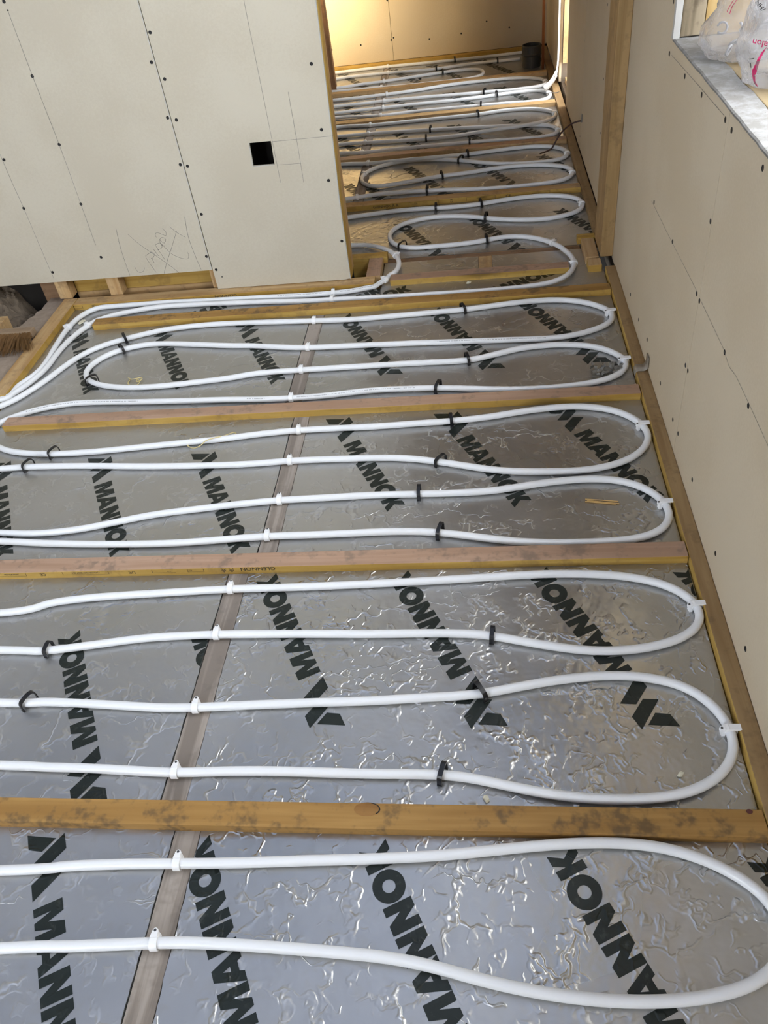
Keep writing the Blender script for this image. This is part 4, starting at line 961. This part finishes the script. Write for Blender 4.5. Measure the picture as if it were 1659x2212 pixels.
for k, x, y, key, s, tilt, sc in (
    ('J', 505, 370, 'p2a', 'on the nearer run of the farther loop behind the nearest batten', 3, 1.0),
    ('J', 468, 614, 'p2b', 'over the printed logo behind the nearest batten', 26, 1.25),
    ('J', 300, 953, 'p2b', 'right of the joist on the run closest behind the nearest batten', -14, 1.15),
    ('I', 202, 440, 'p2a', 'left of the joist between nearest and second battens, farther one', -16, 1.0),
    ('I', 118, 656, 'p2b', 'left of the joist between nearest and second battens, nearer one', -36, 1.2),
    ('G', 230, 664, 'p4', 'left of the joist behind the second batten, farther one', -42, 1.15),
    ('G', 122, 718, 'p4', 'left of the joist behind the second batten, nearer one', -40, 1.2),
    ('H', 343, 598, 'p4', 'right of the joist just in front of the third batten', 4, 1.1),
    ('H', 297, 768, 'p4', 'right of the joist behind the second batten, second run from far', -36, 1.15),
    ('H', 207, 902, 'p3b', 'right of the joist behind the second batten, third run from far', 0, 1.15),
    ('H', 292, 1063, 'p3b', 'right of the joist just behind the second batten', -10, 1.2),
    ('H', 385, 133, 'p4', 'right of the joist just in front of the fourth batten', 22, 1.1),
    ('H', 407, 345, 'p4', 'right of the joist behind the third batten, third run from far', 10, 1.15),
    ('H', 283, 460, 'p4', 'right of the joist just behind the third batten', -18, 1.2),
    ('C', 890, 572, 'p4', 'left of the joist before the fourth batten, farther of a pair', 8, 1.1),
    ('C', 882, 645, 'p4', 'left of the joist before the fourth batten, nearer of a pair', 14, 1.1),
    ('C', 650, 880, 'p4', 'over the left bend of the pipe behind the third batten', -28, 1.35),
    ('B', 658, 375, 'pv', 'in front of the stamped batten beyond the doorway, left one', 2, 1.1),
    ('B', 902, 352, 'pv', 'in front of the stamped batten beyond the doorway, right one', 4, 1.1),
    ('B', 930, 430, 'pv', 'in the doorway bay on the middle of three runs', 6, 1.2),
    ('B', 932, 550, 'pv', 'in the doorway bay above the cross timber', -6, 1.2),
    ('B', 468, 586, 'pv', 'on the left bend of the doorway pipe', -26, 1.2),
    ('B', 612, 283, 'p6', 'just behind the stamped batten beyond the doorway', 0, 1.15),
    ('B', 687, 200, 'p6', 'on the nearest run of the overlapping loops', 6, 1.15),
    ('B', 788, 116, 'p6', 'on the middle run of the overlapping loops', -14, 1.2),
    ('B', 832, 80, 'p6', 'on the farthest run of the overlapping loops', 6, 1.1),
    ('A', 885, 621, 'p7a', 'two battens beyond the doorway, farthest run', 8, 1.15),
    ('A', 625, 705, 'p7b', 'two battens beyond the doorway, second run from far', 0, 1.15),
    ('A', 605, 755, 'p7a', 'two battens beyond the doorway, third run from far', 4, 1.15),
    ('A', 840, 772, 'p7b', 'two battens beyond the doorway, run nearest the camera', 0, 1.1),
    ('A', 918, 500, 'p8a', 'left of the bright opening, left one of a pair', -14, 1.1),
    ('A', 990, 514, 'p8b', 'left of the bright opening, right one of a pair', 6, 1.1),
    ('A', 905, 573, 'p8b', 'left of the bright opening, on the nearest run', 0, 1.1),
    ('A', 757, 327, 'p9a', 'on the run closest to the far wall', 6, 1.1),
    ('A', 993, 332, 'p9b', 'left of the black soil pipe', 6, 1.1),
    ('A', 658, 374, 'p9b', 'on the second run from the far wall', 0, 1.1),
    ('A', 697, 393, 'p9c', 'on the third run from the far wall', 0, 1.1)):
    staple(k, x, y, 'black pipe staple ' + s, (key,), tilt, sc)

# ================================================================== OTHER THINGS
# --- hand brush lying on the slab edge
BR = empty('brush', (-1.66, 2.30, 0.01)); tag(BR, 'wooden brush head with brown bristles lying by the pit', 'brush')
bm = bmesh.new(); bm_box(bm, -1.98, -1.531, 2.288, 2.324, 0.012, 0.040, 0.006)
o = from_bm('block', bm, M['brushwood'], BR, (-1.7, 2.32, 0.012))
bm = bmesh.new(); rnd = random.Random(5)
for i in range(1500):
    x = rnd.uniform(-1.97, -1.535); z = rnd.uniform(0.016, 0.037)
    f = (x + 1.60) / 0.065
    fan = max(0.0, f) ** 2 * 0.055 + rnd.uniform(-0.010, 0.010) + (0.012 * math.sin(x * 140))
    L = rnd.uniform(0.085, 0.115)
    p0 = Vector((x, 2.291, z)); p2 = Vector((x + fan, 2.291 - L, max(0.024 if x + fan > -1.53 else 0.009, z * 0.6 + rnd.uniform(-0.006, 0.010)))); p1 = (p0 + p2) / 2 + Vector((fan * -0.12, 0, 0.010))
    wd = 0.0009; pr = None
    for p, ww in ((p0, 1.0), (p1, 0.9), (p2, 0.4)):
        a = bm.verts.new(p + Vector((-wd * ww, 0, -wd * 0.4))); b = bm.verts.new(p + Vector((wd * ww, 0, -wd * 0.4))); c2 = bm.verts.new(p + Vector((0, 0, wd * ww)))
        if pr:
            bm.faces.new((pr[0], pr[1], b, a)); bm.faces.new((pr[1], pr[2], c2, b)); bm.faces.new((pr[2], pr[0], a, c2))
        pr = (a, b, c2)
o = from_bm('bristles', bm, M['bristle'], BR, (-1.7, 2.25, 0.02)); o['kind'] = 'stuff'

# --- work lamp standing out of sight in the far room, lighting the left end of the far wall
WL = empty('work_lamp', (-1.30, 4.9, 0)); tag(WL, 'yellow work lamp on a stand left of the far wall', 'lamp')
box('stand', -1.315, -1.285, 4.885, 4.915, 0.0, 0.47, M['scrap'], WL, 0.002); box('foot', -1.42, -1.18, 4.8, 5.0, -0.002, 0.02, M['scrap'], WL, 0.002)
box('housing', -1.40, -1.34, 4.80, 5.00, 0.47, 0.63, M['straw'], WL, 0.004)
ll = bpy.data.lights.new('lamp_light', 'AREA'); ll.shape = 'RECTANGLE'; ll.size = 0.16; ll.size_y = 0.12; ll.energy = 11.0; ll.spread = math.radians(95); ll.color = (1.0, 0.76, 0.42)
lo = bpy.data.objects.new('lamp_light', ll); COL.objects.link(lo); lo.parent = WL; lo.location = (-0.035, 0.0, 0.55)
lo.rotation_euler = Vector((0.50, 0.86, -0.04)).to_track_quat('-Z', 'Y').to_euler()

# --- soil pipe stub, copper pipe, cable, membrane
SPc = Vector((0.325, 5.135, 0)); bm = bmesh.new(); prof = [(0.0515, -0.02), (0.0515, 0.060), (0.0565, 0.064), (0.0565, 0.070), (0.054, 0.073), (0.054, 0.108), (0.052, 0.112), (0.0475, 0.112), (0.0465, 0.08), (0.0465, -0.01)]
rg = [[bm.verts.new((SPc.x + r * math.cos(2 * math.pi * k / 36), SPc.y + r * math.sin(2 * math.pi * k / 36), z)) for k in range(36)] for r, z in prof]
for i in range(len(prof) - 1):
    for k in range(36): bm.faces.new((rg[i][k], rg[i][(k + 1) % 36], rg[i + 1][(k + 1) % 36], rg[i + 1][k]))
bm.faces.new(rg[-1])
o = from_bm('soil_pipe', bm, M['soil'], None, SPc, smooth=False); tag(o, 'short black soil pipe socket standing on the far floor', 'soil pipe')
o = tube('copper_pipe', [Vector((0.384, 5.062, z)) for z in (-0.02, 0.6, 1.2, 1.8, ZC - 0.002)], 0.0078, M['copper'], None, 14); tag(o, 'upright copper pipe in front of the black soil pipe', 'copper pipe')
cab = catmull([Vector((XW + 0.004, 3.573, 0.152)), Vector((0.415, 3.575, 0.150)), Vector((0.385, 3.585, 0.135)), Vector((0.352, 3.60, 0.10)), Vector((0.330, 3.60, 0.065)), Vector((0.318, 3.60, 0.045)), Vector((0.300, 3.61, 0.032)), Vector((0.272, 3.645, 0.012))], 0.006)
o = tube('cable', cab, 0.0034, M['cable'], None, 10); tag(o, 'dark brown cable sticking out of the right wall beyond the doorway', 'cable')
CBt = o
box('cable_sleeve', XW - 0.004, XW + 0.002, 3.566, 3.580, 0.148, 0.178, M['scrap'], o, 0.001)
MB = empty('membrane_strip', (XW, 4.62, 0)); tag(MB, 'white plastic membrane strip hanging beside the bright opening', 'membrane')
bm = bmesh.new()
strip_bm(bm, catmull([Vector(p) for p in ((0.428, 4.618, 2.0), (0.430, 4.62, 1.2), (0.428, 4.622, 0.5), (0.429, 4.62, 0.2), (0.426, 4.612, 0.12), (0.415, 4.58, 0.07))], 0.03), Vector((0.35, 0.94, 0)).normalized(), 0.03, 0.0015)
from_bm('hanging_length', bm, M['memb'], MB, (XW, 4.62, 0), smooth=True)
bm = bmesh.new()
strip_bm(bm, catmull([Vector(p) for p in ((0.420, 4.60, 0.085), (0.400, 4.57, 0.062), (0.375, 4.53, 0.050), (0.350, 4.50, 0.044))], 0.01), Vector((0.2, 0.8, -0.55)).normalized(), 0.075, 0.0015)
from_bm('folded_end', bm, M['memb'], MB, (XW, 4.62, 0), smooth=True)
o = tube('wire', catmull([Vector(p) for p in ((0.345, 4.47, 0.026), (0.38, 4.475, 0.028), (0.41, 4.48, 0.0245), (0.425, 4.485, 0.026))], 0.01), 0.0016, M['nail'], None, 8); tag(o, 'short bent wire lying on the wall timber by the bright opening', 'wire')

# --- ties, sticks and scraps
def loose(name, pts, r, mat, label, cat, z=0.003):
    P2 = [onz(px, py, z + dz) for px, py, dz in pts]
    o = tube(name, catmull(P2, 0.004), r, mat, None, 8); return tag(o, label, cat)
loose('wire_tie', [(282, 818, 0.0), (278, 824, 0), (276, 828, 0), (281, 832, 0), (292, 833, 0), (300, 828, 0), (301, 822, 0.001), (296, 820, 0.003), (295, 824, 0.004), (300, 824, 0.003), (307, 818, 0.002), (303, 816, 0.002), (292, 818, 0.004), (284, 819, 0.004), (277, 816, 0.002)], 0.0013, M['straw'], 'small looped pale yellow tie on the foil by the left pipe bend', 'tie')
loose('wire_tie', [(413, 947, 0.001), (405, 954, 0.002), (406, 963, 0.004), (418, 968, 0.012), (432, 963, 0.018), (445, 952, 0.018), (462, 946, 0.018), (485, 941, 0.012), (505, 934, 0.004), (510, 938, 0.001)], 0.0013, M['straw'], 'long pale yellow tie draped over the pipe behind the second batten', 'tie')
for i, (a, b, s) in enumerate((((1264, 1078), (1336, 1083), 'farthest'), ((1268, 1081), (1338, 1088), 'second'), ((1264, 1083), (1330, 1089), 'nearest'))):
    p, q = onz(*a, 0.002), onz(*b, 0.002)
    bm = bmesh.new(); bm_tube(bm, [p, p.lerp(q, 0.5), q], 0.0013, 6)
    o = from_bm('wood_stick', bm, M['stick'], None, p); tag(o, 'thin raw wooden stick on the foil, %s of three' % s, 'stick', 'loose wooden sticks')
def flake(name, px, py, s, mat, label, cat, seed, z=0.004, flat=0.3, n=9):
    rnd = random.Random(seed); c = onz(px, py, 0.0); bm = bmesh.new()
    bmesh.ops.create_icosphere(bm, subdivisions=2, radius=1.0)
    for v in bm.verts:
        k = 0.65 + 0.5 * abs(mn.noise(v.co * 2.3 + Vector((seed, seed * 2, 0))))
        v.co = Vector((v.co.x * s[0] * k, v.co.y * s[1] * k, v.co.z * s[2] * k))
    bmesh.ops.rotate(bm, verts=bm.verts, cent=(0, 0, 0), matrix=Matrix.Rotation(rnd.uniform(0, 3), 3, 'Z'))
    mz = min(v.co.z for v in bm.verts)
    bmesh.ops.translate(bm, verts=bm.verts, vec=(c.x, c.y, z - mz))
    o = from_bm(name, bm, mat, None, (c.x, c.y, z)); return tag(o, label, cat)
flake('foam_chip', 1470, 1674, (0.009, 0.005, 0.003), M['foam'], 'pale foam chip inside the loop behind the nearest batten', 'foam chip', 3, 0.0005)
flake('foam_chip', 1050, 1727, (0.010, 0.006, 0.003), M['foam'], 'pale foam chip against the back of the nearest batten', 'foam chip', 5, 0.0005)
flake('foam_chip', 1012, 613, (0.013, 0.008, 0.005), M['foam'], 'pale foam crumb in front of the short doorway batten', 'foam chip', 8, 0.0005)
flake('foam_chip', 177, 697, (0.022, 0.014, 0.003), M['foam'], 'pale foam piece between the two pipes beside the pit timber', 'foam chip', 11, 0.0005)
# crumpled grey plastic scrap near the wall
bm = bmesh.new(); c = onz(1312, 803, 0); N = 12; g = []
for j in range(N):
    for i in range(N):
        x, y = (i / (N - 1) - 0.5), (j / (N - 1) - 0.5)
        g.append(bm.verts.new((c.x + x * 0.085 + 0.01 * mn.noise((x * 5, y * 5, 3)), c.y + y * 0.055 + 0.01 * mn.noise((x * 5, y * 5, 7)), 0.010 + 0.018 * mn.noise((x * 6, y * 6, 1)))))
mz = min(v.co.z for v in bm.verts)
for v in bm.verts: v.co.z += 0.001 - mz
for j in range(N - 1):
    for i in range(N - 1):
        if mn.noise((i * 0.6, j * 0.6, 5.5)) > -0.25: bm.faces.new((g[j * N + i], g[j * N + i + 1], g[(j + 1) * N + i + 1], g[(j + 1) * N + i]))
bmesh.ops.delete(bm, geom=[v for v in bm.verts if not v.link_faces], context='VERTS')
o = from_bm('plastic_scrap', bm, M['scrap'], None, c); tag(o, 'crumpled grey plastic scrap inside the loop behind the third batten', 'scrap')
tp = onz(1388, 795, 0.021); bm = bmesh.new()
pth = [Vector((0.4035, 0, 0.004)), Vector((0.4040, 0, 0.016)), Vector((0.4070, 0, 0.0222)), Vector((0.418, 0, 0.0226)), Vector((0.428, 0, 0.0235)), Vector((0.4335, 0, 0.030)), Vector((0.4345, 0, 0.045)), Vector((0.4340, 0, 0.060))]
strip_bm(bm, [p + Vector((0, tp.y + 0.004 * mn.noise((i * 0.9, 2.0, 1.0)), 0)) for i, p in enumerate(catmull(pth, 0.003))], Vector((0, 1, 0)), 0.034, 0.0008)
o = from_bm('film_scrap', bm, M['film'], None, tp, smooth=True); tag(o, 'greyish plastic film scrap folded over the near wall timber', 'scrap')
flake('tape_scrap', *cr('A', 572, 430), (0.016, 0.010, 0.006), M['black'], 'black plastic scrap left of the far loop', 'scrap', 21, 0.0005)

# --- plastic bags of pipe clips on the sill
def bag(label, base, prof, squash, yaw, seed, rings_n, texts):
    """prof: (height, radius, lean_x, lean_y) rings from the sill up"""
    B = empty('plastic_bag', base); tag(B, label, 'bag', 'bags of pipe clips on the window sill')
    bm = bmesh.new(); SEG = 40; rr = []
    dense = []
    for i in range(len(prof) - 1):
        for k in range(5):
            f = k / 5; dense.append([prof[i][j] + (prof[i + 1][j] - prof[i][j]) * (f * f * (3 - 2 * f)) for j in range(4)])
    dense.append(list(prof[-1]))
    for h, r, lx, ly in dense:
        ring = []
        for k in range(SEG):
            a = 2 * math.pi * k / SEG
            n = 1 + 0.16 * mn.noise((math.cos(a) * 2.2 + seed, math.sin(a) * 2.2, h * 26)) + 0.10 * mn.noise((math.cos(a) * 6 + seed, math.sin(a) * 6, h * 60))
            x, y = math.cos(a) * r * n * squash[0], math.sin(a) * r * n * squash[1]
            ring.append(bm.verts.new((x * math.cos(yaw) - y * math.sin(yaw) + lx, x * math.sin(yaw) + y * math.cos(yaw) + ly, max(0.0015, h))))
        rr.append(ring)
    for i in range(len(rr) - 1):
        for k in range(SEG): bm.faces.new((rr[i][k], rr[i][(k + 1) % SEG], rr[i + 1][(k + 1) % SEG], rr[i + 1][k]))
    bm.faces.new(rr[0][::-1]); bm.faces.new(rr[-1])
    bmesh.ops.translate(bm, verts=bm.verts, vec=base)
    from_bm('film', bm, M['bag'], B, base, smooth=True)
    rnd = random.Random(seed)
    for i in range(rings_n):
        h, r, lx, ly = dense[rnd.randrange(2, int(len(dense) * 0.7))]
        a = rnd.uniform(0, 6.28); q = rnd.uniform(0.1, 0.62) * r
        p = Vector(base) + Vector((lx + math.cos(a) * q * squash[0], ly + math.sin(a) * q * squash[1], max(0.014, h)))
        nrm = Vector((rnd.uniform(-1, 1), rnd.uniform(-1, 1), rnd.uniform(-1, 1))).normalized(); t1 = nrm.orthogonal().normalized(); t2 = nrm.cross(t1)
        bmr = bmesh.new(); bm_tube(bmr, [p + (t1 * math.cos(t) + t2 * math.sin(t)) * 0.0098 for t in [k * 5.2 / 14 for k in range(15)]], 0.0021, 6)
        from_bm('packed_clip', bmr, M['packed'], B, p, smooth=True)
    return B
SB1 = (0.520, 1.845, 0.7765)
G1 = bag('clear bag of white clips standing farther along the window sill', SB1, [(0, 0.066, 0.01, 0.0), (0.022, 0.082, 0.01, 0.0), (0.05, 0.078, 0.016, 0.004), (0.085, 0.062, 0.022, 0.012), (0.125, 0.062, 0.030, 0.020), (0.17, 0.066, 0.042, 0.03), (0.22, 0.055, 0.05, 0.03)], (0.95, 1.1), 0.3, 3, 16, None)
SB2 = (0.552, 1.652, 0.7765)
G2 = bag('clear bag with magenta print at the right picture edge', SB2, [(0, 0.070, 0.0, -0.008), (0.03, 0.084, 0.0, 0.0), (0.07, 0.086, 0.002, 0.008), (0.12, 0.080, 0.006, 0.015), (0.18, 0.072, 0.012, 0.02), (0.25, 0.060, 0.02, 0.03)], (0.85, 1.1), 0.2, 9, 14, None)

# print on the bags: flat shapes laid on the film where the photo shows them
from mathutils.bvhtree import BVHTree
def film_of(B): return [c for c in B.children if c.name.startswith('film')][0]
def on_film(B, polys, mat, name, off=0.0006):
    f = film_of(B); me = f.data; base = Vector(B.location) + Vector(f.location)
    tree = BVHTree.FromPolygons([v.co + base for v in me.vertices], [tuple(p.vertices) for p in me.polygons])
    bm = bmesh.new()
    for poly in polys:
        vs = []
        for x, y in poly:
            d = ray(1440 + x / 7.575, y / 7.575).normalized(); hit = tree.ray_cast(CAM, d)
            if hit[0] is None: vs = []; break
            vs.append(bm.verts.new(hit[0] - d * off))
        if len(vs) >= 3: bm.faces.new(vs)
    if bm.faces: from_bm(name, bm, mat, B, base)
    else: bm.free()
def film_text(B, txt, cx, cy, size, ang, mat, name='printed_lettering'):
    me = text_mesh(txt, size); ca, sa = math.cos(ang), math.sin(ang)
    pts = [(cx + v.co.x * ca + v.co.y * sa, cy + v.co.x * sa - v.co.y * ca) for v in me.vertices]
    on_film(B, [[pts[i] for i in p.vertices] for p in me.polygons], mat, name); bpy.data.meshes.remove(me)
film_text(G2, 'Talon', 1570, 715, 150, math.radians(193), M['pink_ink'])
film_text(G2, '/HN', 1535, 90, 110, math.radians(232), M['black_ink'])
on_film(G2, [[(1640, 765), (1560, 850), (1490, 960), (1530, 975), (1580, 880)], [(1490, 960), (1430, 1090), (1400, 1150), (1480, 1160), (1505, 1060), (1530, 975)], [(1400, 1150), (1405, 1260), (1430, 1370), (1500, 1430), (1450, 1330), (1450, 1230), (1480, 1160)]], M['pink_ink'], 'printed_swoosh')
on_film(G2, [[(1350, 960), (1430, 950), (1430, 962), (1350, 972)], [(1365, 1030), (1378, 1028), (1385, 1110), (1372, 1112)]], M['black_ink'], 'printed_mark')
on_film(G1, [[(1140, 0), (1150, 0), (1070, 120), (1040, 220), (1028, 238), (1030, 215), (1060, 115)], [(1090, 0), (1100, 0), (1010, 150), (995, 190), (1028, 238), (1000, 205), (985, 190), (1000, 150)]], M['pink_ink'], 'printed_outline')
